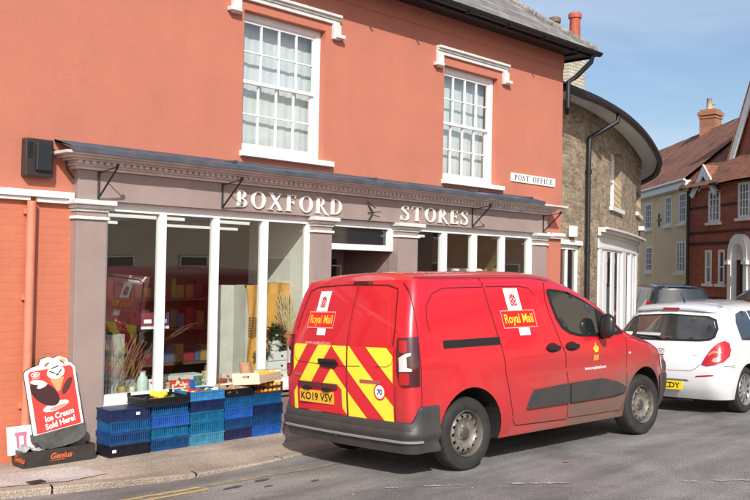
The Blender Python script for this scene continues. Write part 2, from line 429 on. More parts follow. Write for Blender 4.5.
kerbline = [(-30, -1.6), (-6, -1.2), (0, -1.02), (3.06, -1.0), (3.8, -1.22), (4.6, -1.45), (5.3, -1.47), (5.9, -1.38), (9, -1.38), (12.5, -1.2), (15.3, -.45), (17.5, .35), (20.2, 1.5), (22.3, 2.5), (26, 5.2), (34, 13)]
wallside = [(-30, .05), (-6, .05), (0, .05), (3.06, .05), (3.8, .05), (4.6, .05), (5.3, .05), (5.9, .05), (9, .05), (12.5, .3), (15, 1.0), (17.0, 1.9), (19.5, 3.2), (21.3, 4.3), (24.5, 6.5), (31, 15)]
def pl_off(p, d):
    r = []
    for i, a in enumerate(p):
        t = (Vector(p[min(i+1, len(p)-1)])-Vector(p[max(i-1, 0)])).normalized(); r.append((a[0]+t.y*d, a[1]-t.x*d))
    return r
def densify(p, st):
    r = []
    for a, b in zip(p[:-1], p[1:]):
        k = max(1, int((Vector(b)-Vector(a)).length/st)); r += [tuple(Vector(a).lerp(Vector(b), i/k)) for i in range(k)]
    return r+[p[-1]]
ki = pl_off(kerbline, -.13)
g = MB(); g.grid([[(a[0], a[1], GZ-.004), (b[0], b[1], GZ)] for a, b in zip(ki, wallside)])
tag(g.build('pavement', m_pave), kind='structure')
dk = densify(kerbline, .3); ik = pl_off(dk, -.13); ik2 = pl_off(dk, -.012)
g = MB(); kr = [[Vector((a[0], a[1], GZ+.002)), Vector((c[0], c[1], GZ+.002)), Vector((b[0], b[1], GZ-.008)), Vector((b[0], b[1], GZ-.16))] for a, c, b in zip(ik, ik2, dk)]
for i in range(0, len(kr)-1, 3):
    ch_ = kr[i:i+4]
    if len(ch_) < 2: continue
    dz_ = Vector((0, 0, random.uniform(-.002, .002))); e0 = [p.lerp(q, .02) for p, q in zip(ch_[0], ch_[1])]; e1 = [p.lerp(q, .98) for p, q in zip(ch_[-2], ch_[-1])]
    g.grid([[p+dz_ for p in r] for r in [e0]+ch_[1:-1]+[e1]])
tag(g.build('kerb', m_kerb), kind='structure')
g = MB(); g.reg([([(2.2, -.86), (3.1, -.84), (3.62, -1.0), (4.02, -.95), (3.95, -.55), (3.35, -.42), (2.2, -.42)], [])], lambda u, v, d: (u, v, GZ+.004))
tag(g.build('pavement_patch', m_conc), kind='structure')
g = MB(); g.reg([(rrect(3.33, -.93, 3.47, -.82, .02), [])], lambda u, v, d: (u, v, GZ+.009+d), thick=.004)
tag(g.build('stopcock_cover', black_iron), 'small dark metal cover set in the pale pavement patch', 'access cover')
# painted lines
m_yel = mat('worn_yellow_line', (.62, .47, .16), .8, nscale=9, namt=.1, col2=(.30, .25, .14))
m_yel2 = mat('faded_yellow_line', (.36, .30, .17), .8, nscale=9, namt=.1, col2=(.16, .14, .11))
m_wht = mat('worn_white_marking', (.50, .49, .46), .8, nscale=12, namt=.1, col2=(.22, .21, .2))
def strip(pts, w, name, m, gaps=0):
    g = MB(); d = densify(pts, .12); a = pl_off(d, -w/2); b = pl_off(d, w/2)
    for i in range(len(d)-1):
        if gaps and random.random() < gaps: continue
        j = lambda: random.uniform(-.008, .008)
        g.quad(*[(p[0], p[1]+j(), rz(*p)+.004) for p in (a[i], b[i], b[i+1], a[i+1])])
    return tag(g.build(name, m, recalc=False), kind='structure')
strip([(1.2, -1.42), (2.4, -1.58), (3.30, -1.77), (4.36, -1.86)], .075, 'road_line', m_yel)
strip([(1.2, -1.60), (2.4, -1.77), (3.45, -1.96), (4.36, -2.0)], .075, 'road_line', m_yel)
strip([(4.42, -1.87), (5.34, -1.98), (6.2, -2.0)], .07, 'road_line', m_yel2, .12)
# broken worn edge line across the foreground, coarse surface beyond it
for a, b in (((5.55, -3.31), (5.80, -3.50)), ((6.12, -3.76), (6.48, -4.1)), ((5.28, -3.12), (5.36, -3.19)), ((7.2, -4.72), (7.3, -4.8)), ((7.42, -4.9), (7.8, -5.2))):
    dv = (Vector(b)-Vector(a)).normalized(); n_ = Vector((-dv.y, dv.x))
    L_ = (Vector(b)-Vector(a)).length; k = 22
    up = []; lo = []
    for i in range(k+1):
        p = Vector(a)+dv*L_*i/k; w1 = random.uniform(.002, .045); w2 = random.uniform(-.002, .03)
        up.append(p+n_*w1); lo.append(p-n_*w2)
    g = MB(); g.grid([[(u.x, u.y, rz(*u)+.0065), (l.x, l.y, rz(*l)+.0065)] for u, l in zip(up, lo)])
    tag(g.build('road_marking', m_wht), kind='structure')
edge = [(1.6, -.9-.5), (3.2, -2.0), (4.9, -2.78), (5.6, -3.4), (6.4, -4.12), (7.5, -5.02), (9.5, -6.4), (13, -8.7)]
g = MB(); ed = densify(edge, .2)
ed = [(x+random.uniform(-.03, .03), y-.06+random.uniform(-.03, .03)) for x, y in ed]
ed = [e for e in ed if e[0] > 4.2]
g.grid([[(x, y, rz(x, y)+.005), (x-.45*.6, y-.6, rz(x-.27, y-.6)+.005), (x-1.0, y-1.6, rz(x-1, y-1.6)+.005), (x-2.4, y-4.0, rz(x-2.4, y-4)+.005)] for x, y in ed])
tag(g.build('road_resurfacing', m_road2, smooth=True), kind='structure')
# dark oil spots
m_oil = mat('oil_stain', (.075, .07, .068), .75)
for (x, y, a, b) in ((4.50, -2.12, .10, .045), (4.85, -2.06, .09, .05), (5.12, -2.45, .06, .025), (4.72, -2.32, .05, .02)):
    g = MB(); g.reg([([(x+cos(t)*a*random.uniform(.7, 1.1)+sin(t)*.02, y+sin(t)*b*random.uniform(.7, 1.1)) for t in [i*PI/8 for i in range(16)]], [])], lambda u, v, d: (u, v, rz(u, v)+.004))
    tag(g.build('oil_stain', m_oil), kind='structure')
g = MB(); g.reg([([(7.19, -3.58), (7.215, -3.605), (7.25, -3.6), (7.262, -3.575), (7.24, -3.555), (7.2, -3.558)], [])], lambda u, v, d: (u, v, rz(u, v)+.012+d+.02*(u-7.2)*10*(u-7.2)*10*.2), thick=.002)
tag(g.build('dead_leaf', mat('dry_leaf', (.33, .2, .1), .8)), 'small dry brown leaf lying on the asphalt beside the red van', 'leaf')
# chips of broken grit along the line
g = MB()
for i in range(25):
    t = random.random(); k = random.randrange(len(ed)-1); x = ed[k][0]+random.gauss(0, .12); y = ed[k][1]-abs(random.gauss(0, .12)); r = random.uniform(.003, .008); z = rz(x, y)+.008
    g.add([(x-r, y, z), (x+r, y-r*.4, z), (x, y+r, z), (x, y, z+r*.9)], [(0, 1, 3), (1, 2, 3), (2, 0, 3)])
tag(g.build('gravel', mat('pale_grit', (.5, .48, .45), .9)), kind='stuff')

# ------------------------------------------------------------------ the shop
shop = thing('shop_building', 'long two storey salmon painted shop with a mauve shopfront, white lettering and tall sash windows', 'building', (4.4, 0, GZ))
fw = lambda y0: (lambda u, v, d: (u, y0-d, v))
winA = (6.09, 7.325, 2.955, 4.558); winB = (9.565, 10.80, 2.93, 4.54)
g = MB(); g.reg([(rect(-4, 2.27, 12.55, 5.22), [rect(*[winA[i] for i in (0, 2, 1, 3)]), rect(*[winB[i] for i in (0, 2, 1, 3)])])], fw(0), thick=.20)
g.add([(12.55, 0, -.3), (12.55, 7.5, -.3), (12.55, 7.5, 5.3), (12.55, 0, 5.3)], [(0, 1, 2, 3)])
g.box(-4, 12.54, 7.4, 7.5, -.3, 5.3); g.box(-4, -3.9, .14, 7.39, -.3, 5.3)
g.box(11.99, 12.549, .003, .13, -.3, 2.268)
wall = g.build('wall', salmon, shop)
g = MB(); g.box(-4, 12.552, -.014, -.0005, 4.985, 5.215); g.build('wall_band', salmon, shop)
g = MB(); g.box(-4, 4.13, .002, .13, -.35, 2.269)
g.build('painted_brick_panel', salmon_low, shop)
g = MB(); g.tube([(3.665, -.06, -.2), (3.665, -.06, 2.22)], .042, 14)
for z_ in (.3, 1.3, 2.1): g.box(3.61, 3.72, -.03, -.001, z_, z_+.05)
g.build('wall_pipe', mat('salmon_pipe_paint', (.60, .21, .13), .5, nscale=5, namt=.1), shop, smooth=True, autos=40)
g = MB(); g.box(-4, 3.66, -.075, -.001, 2.262, 2.325); g.box(-4, 3.66, -.05, -.001, 2.225, 2.261)
g.build('string_course', white, shop, bevel=.006)
g = MB(); g.box(3.661, 4.075, -.085, -.001, 2.262, 2.325); g.box(3.72, 4.09, -.055, -.001, 2.215, 2.2615); g.build('string_course', white, shop, bevel=.006)
g = MB(); g.box(12.05, 12.56, -.085, -.001, 2.235, 2.29); g.box(12.05, 12.557, -.055, -.001, 2.20, 2.2355); g.build('string_course', white, shop, bevel=.006)
# roof
k = .8; yr = 3.4; zr = 5.28+(yr+.42)*k; xh = 12.86-(yr+.42)
g = MB()
def roofuv(vs, ux, o): return [(Vector(v)-o).dot(ux) for v in vs]
L1 = math.hypot(1, k)
f1 = [(-4.4, -.42, 5.28), (12.86, -.42, 5.28), (xh, yr, zr), (-4.4, yr, zr)]
g.add(f1, [(0, 1, 2, 3)], [(p[0], (p[1]+.42)*L1) for p in f1])
f2 = [(12.86, -.42, 5.28), (12.86, 2*yr+.42, 5.28), (xh, yr, zr)]
g.add(f2, [(0, 1, 2)], [(p[1], (12.86-p[0])*L1) for p in f2])
f3 = [(12.86, 2*yr+.42, 5.28), (-4.4, 2*yr+.42, 5.28), (-4.4, yr, zr), (xh, yr, zr)]
g.add(f3, [(0, 1, 2, 3)], [(p[0], (7.2-p[1])*L1) for p in f3])
roof = g.build('roof', slate, shop)
g = MB(); a = Vector((12.87, -.43, 5.30)); b = Vector((xh, yr, zr+.02)); n_ = 26
for i in range(n_):
    p = a.lerp(b, i/n_); q = a.lerp(b, (i+.93)/n_); g.tube([p, q], [.05, .042], 8)
g.build('hip_tiles', mat('ridge_tile', (.27, .25, .23), .7, nscale=9, namt=.5), roof)
g = MB(); g.box(-4.4, 12.80, -.36, -.001, 5.216, 5.24); g.box(12.552, 12.80, -.36, 7.5, 5.19, 5.215); g.box(-4.4, 12.82, -.385, -.361, 5.16, 5.27); g.box(12.821, 12.845, -.385, 7.5, 5.16, 5.27)
g.build('soffit', black, shop)
g = MB()
rows = []
for x in [-4.4+i*.5 for i in range(35)]+[12.92]: rows.append([(min(x, 12.92), -.45+.062*cos(t), 5.245+.062*sin(t)) for t in [PI+i*PI/8 for i in range(9)]]+[(min(x, 12.92), -.45+.056*cos(t), 5.25+.056*sin(t)) for t in [2*PI-i*PI/8 for i in range(9)]])
g.grid(rows, closed=True); g.add(rows[-1], [tuple(range(9))])
rows = []
for y in (-.5, 1, 3, 5, 7.5): rows.append([(12.865-.062*cos(t)*-1, y, 5.245+.062*sin(t)) for t in [PI+i*PI/8 for i in range(9)]])
g.grid(rows)
for x in [-4+i*.9 for i in range(19)]: g.box(x, x+.03, -.52, -.386, 5.17, 5.182)
g.build('gutter', black, shop, smooth=True, autos=40)
g = MB(); g.tube([(12.74, -.43, 5.2), (12.74, -.40, 5.08), (12.68, -.16, 4.86), (12.60, -.07, 4.78), (12.60, -.07, 4.35)], .04, 10)
g.build('drainpipe', black, shop, smooth=True)

def sash(parent, x0, x1, z0, z1, cols=4, rows=4, foldseed=1):
    """sash window in a recess of the y=0 wall"""
    fr = MB(); y0 = .095; w = .05
    fr.reg([(rect(x0+.002, z0+.002, x1-.002, z1-.002), [rect(x0+w, z0+.075, x1-w-.02, z1-.075)])], fw(y0), thick=.09)
    f = fr.build('window', white, parent, bevel=.004)
    ix0, ix1, iz0, iz1 = x0+w, x1-w-.02, z0+.075, z1-.075; zm = (iz0+iz1)/2
    for nm, za, zb, yy in (('upper_sash', zm, iz1, .112), ('lower_sash', iz0, zm+.035, .148)):
        q = MB(); holes = []; cw = (ix1-ix0-.05)/cols; rh = (zb-za-.055)/(rows/2)
        for i in range(cols):
            for j in range(int(rows/2)):
                a = ix0+.025+i*cw+.008; c = za+.03+j*rh+.008
                holes.append(rect(a, c, a+cw-.016, c+rh-.016))
        q.reg([(rect(ix0+.001, za, ix1-.001, zb), holes)], fw(yy), thick=.030); q.build(nm, white, f)
        p = MB(); p.quad((ix0+.01, yy+.018, za+.01), (ix1-.01, yy+.018, za+.01), (ix1-.01, yy+.018, zb-.01), (ix0+.01, yy+.018, zb-.01)); p.build('pane', glass_up, f, recalc=False)
    c = MB(); n = 60; rr = random.Random(foldseed); ph = [rr.uniform(0, 6) for _ in range(4)]
    rws = []
    for j in range(10):
        z = z0+(z1-z0)*j/9
        rws.append([(x0+(x1-x0)*i/n, .26+.003*sin(i*1.1+ph[0]+.3*sin(j*.7))+.0045*sin(i*.47+ph[1]+j*.2), z) for i in range(n+1)])
    c.grid(rws); c.build('curtain', curtain, f, smooth=True)
    b = MB(); b.box(x0-.3, x1+.3, .6, .65, z0-.3, z1+.3); b.build('room_back', dark, f)
    return f
fA = sash(shop, *winA, foldseed=2); fB = sash(shop, *winB, foldseed=5)
for (x0, x1, z0, z1), f in ((winA, fA), (winB, fB)):
    g = MB(); g.box(x0-.03, x1+.12, -.075, .12, z0-.062, z0+.001)
    g.build('sill', white, f, bevel=.005)
    g = MB(); a, b = x0-.19, x1+.205; zt = 4.775
    for dz, th, pr in ((0, .035, .085), (.035, .03, .055), (.065, .048, .035)):
        g.box(a-.001*dz, b, -pr, -.001, zt-dz-th+.0005, zt-dz)
    for s0, s1 in ((a-.0015, a+.115), (b-.115, b+.0015)):
        g.box(s0, s1, -.06, -.002, 4.475, zt-.114)
        g.box(s0-.05 if s0 < x0 else s0+.02, s1-.02 if s0 < x0 else s1+.05, -.09, -.003, 4.49, 4.535)
    g.build('hood_mould', white_w, shop, bevel=.005)

# --- shopfront
def cap_pil(x0, x1):
    g = MB(); g.box(x0, x1, -.12, .05, GZ+.005, 2.075)
    g.box(x0, x1, -.121, .05, 2.106, 2.15)
    p = g.build('pilaster', mauve, shop, bevel=.004)
    g = MB(); g.box(x0-.02, x1+.02, -.145, .04, 2.0755, 2.1055); g.build('pilaster_ring', white, p, bevel=.006)
    g = MB(); g.box(x0-.015, x1+.015, -.14, .04, 2.151, 2.18); g.box(x0-.035, x1+.035, -.165, .04, 2.1805, 2.215); g.box(x0-.065, x1+.065, -.205, .04, 2.2155, 2.262)
    g.build('capital', white_w, p, bevel=.008)
    g = MB(); g.box(x0-.015, x1+.015, -.14, .04, GZ+.001, GZ+.17); g.build('plinth', mauve_d, p, bevel=.005)
for a, b in ((4.085, 4.398), (7.10, 7.385), (8.56, 8.945), (11.69, 11.98)): cap_pil(a, b)
g = MB(); g.box(4.09, 11.985, -.12, .1, 2.2635, 2.555); g.build('fascia_board', mauve, shop, bevel=.003)
g = MB()
x0, x1 = 4.09, 11.985
for ya, za, zb in ((.155, 2.556, 2.585), (.19, 2.5855, 2.60), (.235, 2.633, 2.652), (.30, 2.6525, 2.672), (.36, 2.6725, 2.70)):
    g.box(x0-(ya-.12), x1+(ya-.12)*.9, -ya, -.0005, za, zb)
g.box(x0-.06, x1+.06, -.185, -.001, 2.6005, 2.6325)
x = x0-.055
while x < x1+.05:
    g.box(x, x+.038, -.222, -.1855, 2.6008, 2.6322); x += .072
g.build('cornice', mat('cornice_paint', (.64, .55, .52), .6, nscale=6, namt=.12), shop, bevel=.003)
g = MB(); n = 60; rows = []
for i in range(n+1):
    x = x0-.20+(11.53-x0+.20)*i/n; w_ = .006*sin(i*.9)+.004*sin(i*2.3)
    rows.append([(x, -.002, 2.828), (x, -.02, 2.80+w_), (x, -.36, 2.745+w_), (x, -.385, 2.735+w_), (x, -.388, 2.688+w_*.5), (x, -.37, 2.703)])
g.grid(rows); g.add(rows[0], [(0, 1, 2, 3, 4, 5)]); g.add(rows[-1], [(0, 1, 2, 3, 4, 5)])
for k_ in (.21, .48, .73, .9):
    x = x0+(x1-x0)*k_; g.box(x, x+.03, -.37, -.02, 2.74, 2.765, Matrix.Translation((0, 0, .02)))
g.build('lead_flashing', lead, shop, smooth=True, autos=30)

# letters
def ring(cx, cy, rx, ry, t, s=.38, n=28):
    return (circ(cx, cy, rx, n, ry), [circ(cx, cy, rx-t, n, ry-t*s)])
def serif(x, y, w, up=True):
    h = .035; s_ = h if up else -h
    return ([(x-w/2, y), (x+w/2, y), (x+w/2-.04, y+s_), (x-w/2+.04, y+s_)] if up else [(x-w/2+.04, y+s_), (x+w/2-.04, y+s_), (x+w/2, y), (x-w/2, y)], [])
def stroke(pts, ws):
    L = []; Rr = []
    for i, p in enumerate(pts):
        d = (Vector(pts[min(i+1, len(pts)-1)])-Vector(pts[max(0, i-1)])).normalized(); n_ = Vector((-d.y, d.x))*ws[i]/2
        L.append((p[0]+n_.x, p[1]+n_.y)); Rr.append((p[0]-n_.x, p[1]-n_.y))
    return (L+Rr[::-1], [])
def stem(x, w=.165): return (rect(x-w/2, 0, x+w/2, 1), [])
def bowl(x, cy, rx, ry, t, s=.35):
    o = [(x, cy-ry)]+circ(x+.05, cy, rx, 16, ry, -PI/2, PI/2)+[(x, cy+ry)]
    i_ = [(x+.001, cy-ry+t*s)]+circ(x+.05, cy, rx-t, 16, ry-t*s, -PI/2, PI/2)+[(x+.001, cy+ry-t*s)]
    return (o, [i_])
def glyph(c):
    if c == 'O': return [ring(.40, .5, .40, .52, .155)], .80
    if c == 'B': return [stem(.17), serif(.17, 0, .34), serif(.17, 1, .34, False), bowl(.2, .755, .30, .245, .13), bowl(.2, .27, .36, .27, .14)], .66
    if c == 'D': return [stem(.17), serif(.17, 0, .34), serif(.17, 1, .34, False), bowl(.2, .5, .52, .5, .155, .25)], .80
    if c == 'P': return [stem(.17), serif(.17, 0, .36), serif(.17, 1, .34, False), bowl(.2, .73, .32, .27, .13)], .60
    if c == 'R': return [stem(.17), serif(.17, 0, .36), serif(.17, 1, .34, False), bowl(.2, .73, .32, .27, .13), stroke([(.33, .48), (.5, .25), (.66, .02), (.84, -.07)], [.13, .14, .14, .02])], .76
    if c == 'F': return [stem(.17), serif(.17, 0, .36), serif(.17, 1, .34, False), (rect(.2, .945, .6, 1), []), (rect(.2, .49, .48, .535), []), ([(.6, 1), (.57, .8), (.545, .8), (.52, .96)], []), ([(.48, .62), (.48, .41), (.45, .41), (.44, .51), (.45, .62)], [])], .64
    if c == 'E': return [stem(.17), serif(.17, 0, .34), serif(.17, 1, .34, False), (rect(.2, .945, .6, 1), []), (rect(.2, .49, .5, .535), []), (rect(.2, 0, .62, .055), []), ([(.6, 1), (.57, .8), (.545, .8), (.52, .96)], []), ([(.5, .62), (.5, .41), (.47, .41), (.46, .51), (.47, .62)], []), ([(.62, 0), (.66, .22), (.63, .22), (.55, .04)], [])], .68
    if c == 'T': return [(rect(.34, 0, .49, 1), []), serif(.415, 0, .36), (rect(.04, .945, .79, 1), []), ([(.04, 1), (.0, .78), (.03, .78), (.13, .96)], []), ([(.79, 1), (.83, .78), (.80, .78), (.70, .96)], [])], .83
    if c == 'I': return [stem(.17), serif(.17, 0, .34), serif(.17, 1, .34, False)], .34
    if c == 'X': return [stroke([(.10, 1), (.70, 0)], [.17, .17]), stroke([(.68, 1), (.10, 0)], [.055, .055]), serif(.12, 0, .3), serif(.68, 0, .34), serif(.12, 1, .34, False), serif(.66, 1, .28, False)], .82
    if c == 'C':
        a = [(.42+.40*cos(t), .5+.52*sin(t)) for t in [rad(42+i*276/20) for i in range(21)]]; b = [(.44+.26*cos(t), .5+.46*sin(t)) for t in [rad(318-i*276/20) for i in range(21)]]
        return [(a+b, []), ([(.70, .98), (.735, .98), (.735, .68), (.70, .68), (.66, .82)], [])], .78
    if c == 'S':
        pts = [(.50, .82), (.46, .93), (.34, .985), (.2, .96), (.11, .86), (.11, .74), (.2, .64), (.34, .54), (.47, .43), (.53, .30), (.51, .15), (.41, .04), (.27, .0), (.13, .04), (.05, .14), (.03, .25)]
        ws = [.04, .05, .05, .07, .10, .13, .155, .16, .155, .13, .10, .07, .05, .05, .045, .04]
        return [stroke(pts, ws), (rect(.485, .72, .525, .98), []), (rect(.01, .02, .05, .3), [])], .58
def letters(txt, x0, x1, zb, h, fn, mtl, parent, name='sign_letter', gap=.13, thick=.02, wide=1.0, objs=True):
    tot = sum((glyph(c)[1]*wide if c != ' ' else .45)+gap for c in txt)-gap; sx = (x1-x0)/tot
    x = x0; one = MB()
    for c in txt:
        if c == ' ': x += (.45+gap)*sx; continue
        P, w = glyph(c); g = MB() if objs else one
        g.reg(P, (lambda u, v, d, x=x: fn(x+u*sx*wide, zb+v*h, d)), thick=thick)
        if objs: g.build(name, mtl, parent)
        x += (w*wide+gap)*sx
    if not objs: one.build(name, mtl, parent)
sgn = mat('cream_white_sign_letter', (.83, .80, .72), .45)
letters('BOXFORD', 5.93, 7.53, 2.305, .19, fw(-.143), sgn, shop, gap=.2)
letters('STORES', 8.585, 9.97, 2.305, .19, fw(-.143), sgn, shop, gap=.2)

# brackets for an awning
for x, lean in ((4.295, 0), (5.755, 0), (8.02, 1), (10.085, 0), (11.855, 0)):
    g = MB()
    if not lean:
        g.tube([(x, -.13, 2.28), (x, -.13, 2.548)], .011, 6); g.tube([(x, -.13, 2.545), (x, -.44, 2.55)], .009, 6) if False else None
        g.tube([(x, -.13, 2.285), (x+.03, -.42, 2.56)], .010, 6); g.tube([(x, -.13, 2.53), (x+.03, -.42, 2.575)], .006, 6)
        g.tube([(x+.03, -.41, 2.56), (x+.03, -.435, 2.60)], .018, 6)
    else:
        g.tube([(x-.03, -.125, 2.46), (x+.02, -.16, 2.36), (x-.02, -.13, 2.27)], .008, 6); g.tube([(x-.04, -.13, 2.36), (x+.14, -.19, 2.38)], .006, 6)
        g.tube([(x-.05, -.13, 2.50), (x+.03, -.2, 2.42)], .006, 6)
    g.build('awning_bracket', black_iron, shop)
g = MB(); g.tube([(4.0, -.02, 2.66), (4.02, -.02, 2.55), (4.13, -.03, 2.42), (4.14, -.03, 2.33)], .007, 5); g.build('cable', black_iron, shop)

# windows of the shopfront
def shop_window(x0, x1, mull, rj, z0=.35, z1=2.175):
    g = MB(); holes = []; ed_ = [x0]+[v for m_ in mull for v in m_]+[x1-.0]
    for i in range(0, len(ed_), 2): holes.append(rect(ed_[i], z0, ed_[i+1], z1))
    g.reg([(rect(x0-.05, .262, x1+rj, 2.2625), holes)], fw(-.04), thick=.07)
    f = g.build('window', white, shop, bevel=.006)
    for i in range(0, len(ed_), 2):
        p = MB(); p.quad((ed_[i]-.005, 0, z0-.005), (ed_[i+1]+.005, 0, z0-.005), (ed_[i+1]+.005, 0, z1+.005), (ed_[i]-.005, 0, z1+.005)); p.build('pane', glass, f, recalc=False)
    g = MB(); g.box(x0-.053, x1+rj+.003, -.10, .0, .225, .2615); g.build('sill', white_w, f, bevel=.006)
    g = MB(); g.box(x0-.053, x1+rj+.003, -.03, .04, GZ, .2245); g.box(x0-.053, x1+rj+.003, -.06, -.031, .16, .2); g.box(x0-.053, x1+rj+.003, -.055, -.031, GZ, GZ+.14); g.build('stall_riser', mauve_d, shop, bevel=.004)
    return f
shop_window(4.452, 7.045, [(5.04, 5.122), (5.712, 5.79), (6.383, 6.468)], .052)
shop_window(9.0, 11.585, [(9.533, 9.641), (10.197, 10.313), (10.888, 10.988)], .10)
# doorway
g = MB(); g.box(7.387, 8.558, -.03, .06, 1.885, 1.96); g.box(8.47, 8.558, -.03, .06, 1.961, 2.262); g.box(7.387, 7.42, -.03, .06, 1.961, 2.262); g.box(7.421, 8.469, -.03, .06, 2.17, 2.262)
dfr = g.build('door_frame', white, shop, bevel=.005)
g = MB(); g.quad((7.42, .02, 1.961), (8.47, .02, 1.961), (8.47, .02, 2.17), (7.42, .02, 2.17)); g.build('fanlight_pane', glass_dk, dfr, recalc=False)
g = MB(); g.box(7.3, 7.384, .061, .95, GZ, 2.2); g.box(8.565, 8.64, .061, .95, GZ, 2.2); g.box(7.385, 8.564, .061, .95, 1.97, 2.0); g.build('porch_lining', mauve_d, shop)
g = MB(); g.reg([(rect(7.40, GZ+.04, 8.55, 1.96), [rect(7.5, .65, 8.42, 1.78)])], fw(.9), thick=.05); dr = g.build('door', mat('door_paint', (.30, .2, .18), .5), shop, bevel=.005)
g = MB(); g.reg([(rect(8.1, 1.1, 8.5, 1.7), [rect(8.12, 1.12, 8.48, 1.68)])], fw(.895), thick=.01); g.build('door_notice', white, dr)
g = MB(); g.quad((7.5, .92, .65), (8.42, .92, .65), (8.42, .92, 1.78), (7.5, .92, 1.78)); g.build('door_pane', glass_dk, dr, recalc=False)
g = MB(); g.box(7.387, 8.558, -.05, .95, GZ-.005, GZ+.03); g.build('doorstep', m_conc, shop)
# shop room
g = MB()
m_in = mat('shop_interior_wall', (.50, .45, .37), .9); m_ceil = mat('shop_ceiling', (.45, .42, .36), .9); m_flr = mat('shop_floor', (.12, .09, .07), .7)
g.box(4.2, 12.3, 6.0, 6.06, GZ, 2.35); g.box(4.3, 4.36, .14, 6.0, GZ, 2.35); g.box(12.16, 12.22, .14, 6.0, GZ, 2.35); g.build('room_wall', m_in, shop)
g = MB(); g.box(7.10, 7.18, .04, 1.15, GZ, 2.3); g.build('side_reveal', cream, shop)
g = MB(); g.box(4.2, 12.3, .135, 6.0, 2.31, 2.36); g.build('room_ceiling', m_ceil, shop)
g = MB(); g.box(4.2, 12.3, .96, 6.0, GZ-.02, GZ+.01); g.build('room_floor', m_flr, shop)
for a, b in ((4.37, 7.09), (8.97, 11.66)):
    g = MB(); g.box(a, b, .05, .95, .255, .30); g.box(a, b, .93, .949, GZ, .254); g.build('display_shelf', white_w, shop)
tube_m = mat('fluorescent_tube', (.9, .9, .9), .4, emis=(1, .95, .86), estr=.8)
cl = []
for (x, y, L, v) in ((5.0, 1.7, 1.5, 0), (6.9, 1.7, 1.5, 0), (5.0, 3.4, 1.5, 0), (7.1, 3.4, 1.5, 0), (10.2, 2.2, 1.5, 0)):
    t = thing('ceiling_light', 'long white fluorescent ceiling tube seen through the shop windows', 'ceiling light', (x, y, 2.31), group='fluorescent tubes on the shop ceiling')
    g = MB(); g.box(x, x+L, y-.04, y+.04, 2.265, 2.309); g.build('fitting', white, t)
    g = MB(); g.tube([(x+.03, y, 2.24), (x+L-.03, y, 2.24)], .019, 8); g.build('tube', tube_m, t, smooth=True)
# chimneys of the shop row are on the neighbour
# POST OFFICE sign
po = thing('wall_sign', 'white rectangular wall sign reading POST OFFICE in dark capitals, fixed beside the right sash window', 'sign', (11.74, 0, 3.05))
g = MB(); g.reg([(rect(11.15, 3.035, 12.335, 3.165), [])], fw(-.02), thick=.018); g.build('panel', white, po, bevel=.003)
letters('POST', 11.225, 11.62, 3.062, .078, fw(-.0235), mat('dark_sign_letter', (.03, .035, .05), .5), po, gap=.16, thick=.002)
letters('OFFICE', 11.71, 12.26, 3.062, .078, fw(-.0235), mat('dark_sign_letter', (.03, .035, .05), .5), po, gap=.16, thick=.002)
# alarm / vent box
ab = thing('alarm_box', 'black louvred box mounted on the salmon wall left of the shopfront cornice', 'alarm box', (3.70, 0, 2.45))
g = MB(); g.box(3.575, 3.845, -.10, -.001, 2.445, 2.80); c_ = g.build('casing', mat('dark_brown_casing', (.035, .025, .022), .4), ab, bevel=.012)
g = MB(); g.box(3.665, 3.825, -.135, -.101, 2.50, 2.765); g.build('front_cover', mat('tinted_cover', (.02, .022, .025), .25), ab, bevel=.014)
g = MB()
for i in range(7): g.box(3.595, 3.64, -.108, -.101, 2.62+i*.022, 2.63+i*.022)
g.build('louvres', black, ab)
# ------------------------------------------------------------------ curved brick building
class Curve:
    def __init__(s, pts, n=12):
        q = []
        P = [Vector(p) for p in pts]; P = [P[0]*2-P[1]]+P+[P[-1]*2-P[-2]]
        for i in range(1, len(P)-2):
            for k in range(n):
                t = k/n; a, b, c, d = P[i-1:i+3]
                q.append(.5*((2*b)+(c-a)*t+(2*a-5*b+4*c-d)*t*t+(3*b-3*c+d-a)*t**3))
        q.append(P[-2]); s.q = q; s.u = [0]
        for a, b in zip(q[:-1], q[1:]): s.u.append(s.u[-1]+(b-a).length)
    def at(s, u, d=0):
        k = 0
        while k < len(s.u)-2 and u > s.u[k+1]: k += 1
        a, b = s.q[k], s.q[k+1]; t = (u-s.u[k])/(s.u[k+1]-s.u[k]); p = a.lerp(b, t)
        def nr(i):
            i0, i1 = max(i-1, 0), min(i+1, len(s.q)-1); e = (s.q[i1]-s.q[i0]).normalized(); return Vector((e.y, -e.x))
        n = (nr(k)*(1-t)+nr(k+1)*t).normalized() if 0 <= t <= 1 else nr(k)
        return p+n*d
wc = Curve([(12.39, .50), (13.32, .64), (14.29, .79), (15.92, 1.25), (18.23, 2.10), (21.16, 3.35), (23.23, 4.36), (26.08, 6.08), (28.25, 8.15), (29.3, 10.9), (29.4, 14.3)])
KB = 1.062                                        # plan and heights of this building
UE = wc.u[-1]/KB
def KZ(z): return 1.64+(z-1.64)*KB
def bf(d0=0): return lambda u, v, d: (*wc.at(u*KB, d0+d), KZ(v))
bh = thing('brick_building', 'round fronted pale brick building with a wide white soffit and a white painted shopfront', 'building', (15, .9, GZ))
op = [rect(1.0, .2, 2.0, 2.13), rect(4.17, 2.98, 5.5, 4.16), rect(8.5, 3.15, 10.3, 4.48), rect(3.1, -.3, 8.95, 2.5)]
g = MB(); g.reg([(rect(.16, -.35, UE, 4.66), op)], bf(), grid=.5, sub=.35, thick=.26, uv=True)
g.build('wall', gault, bh, smooth=True, autos=35)
g = MB(); us = [.17+i*.4 for i in range(int((UE-.2)/.4)+1)]
def off_rows(list_dz):
    return [[(*wc.at(u*KB, d), KZ(z)) for d, z in list_dz] for u in us]
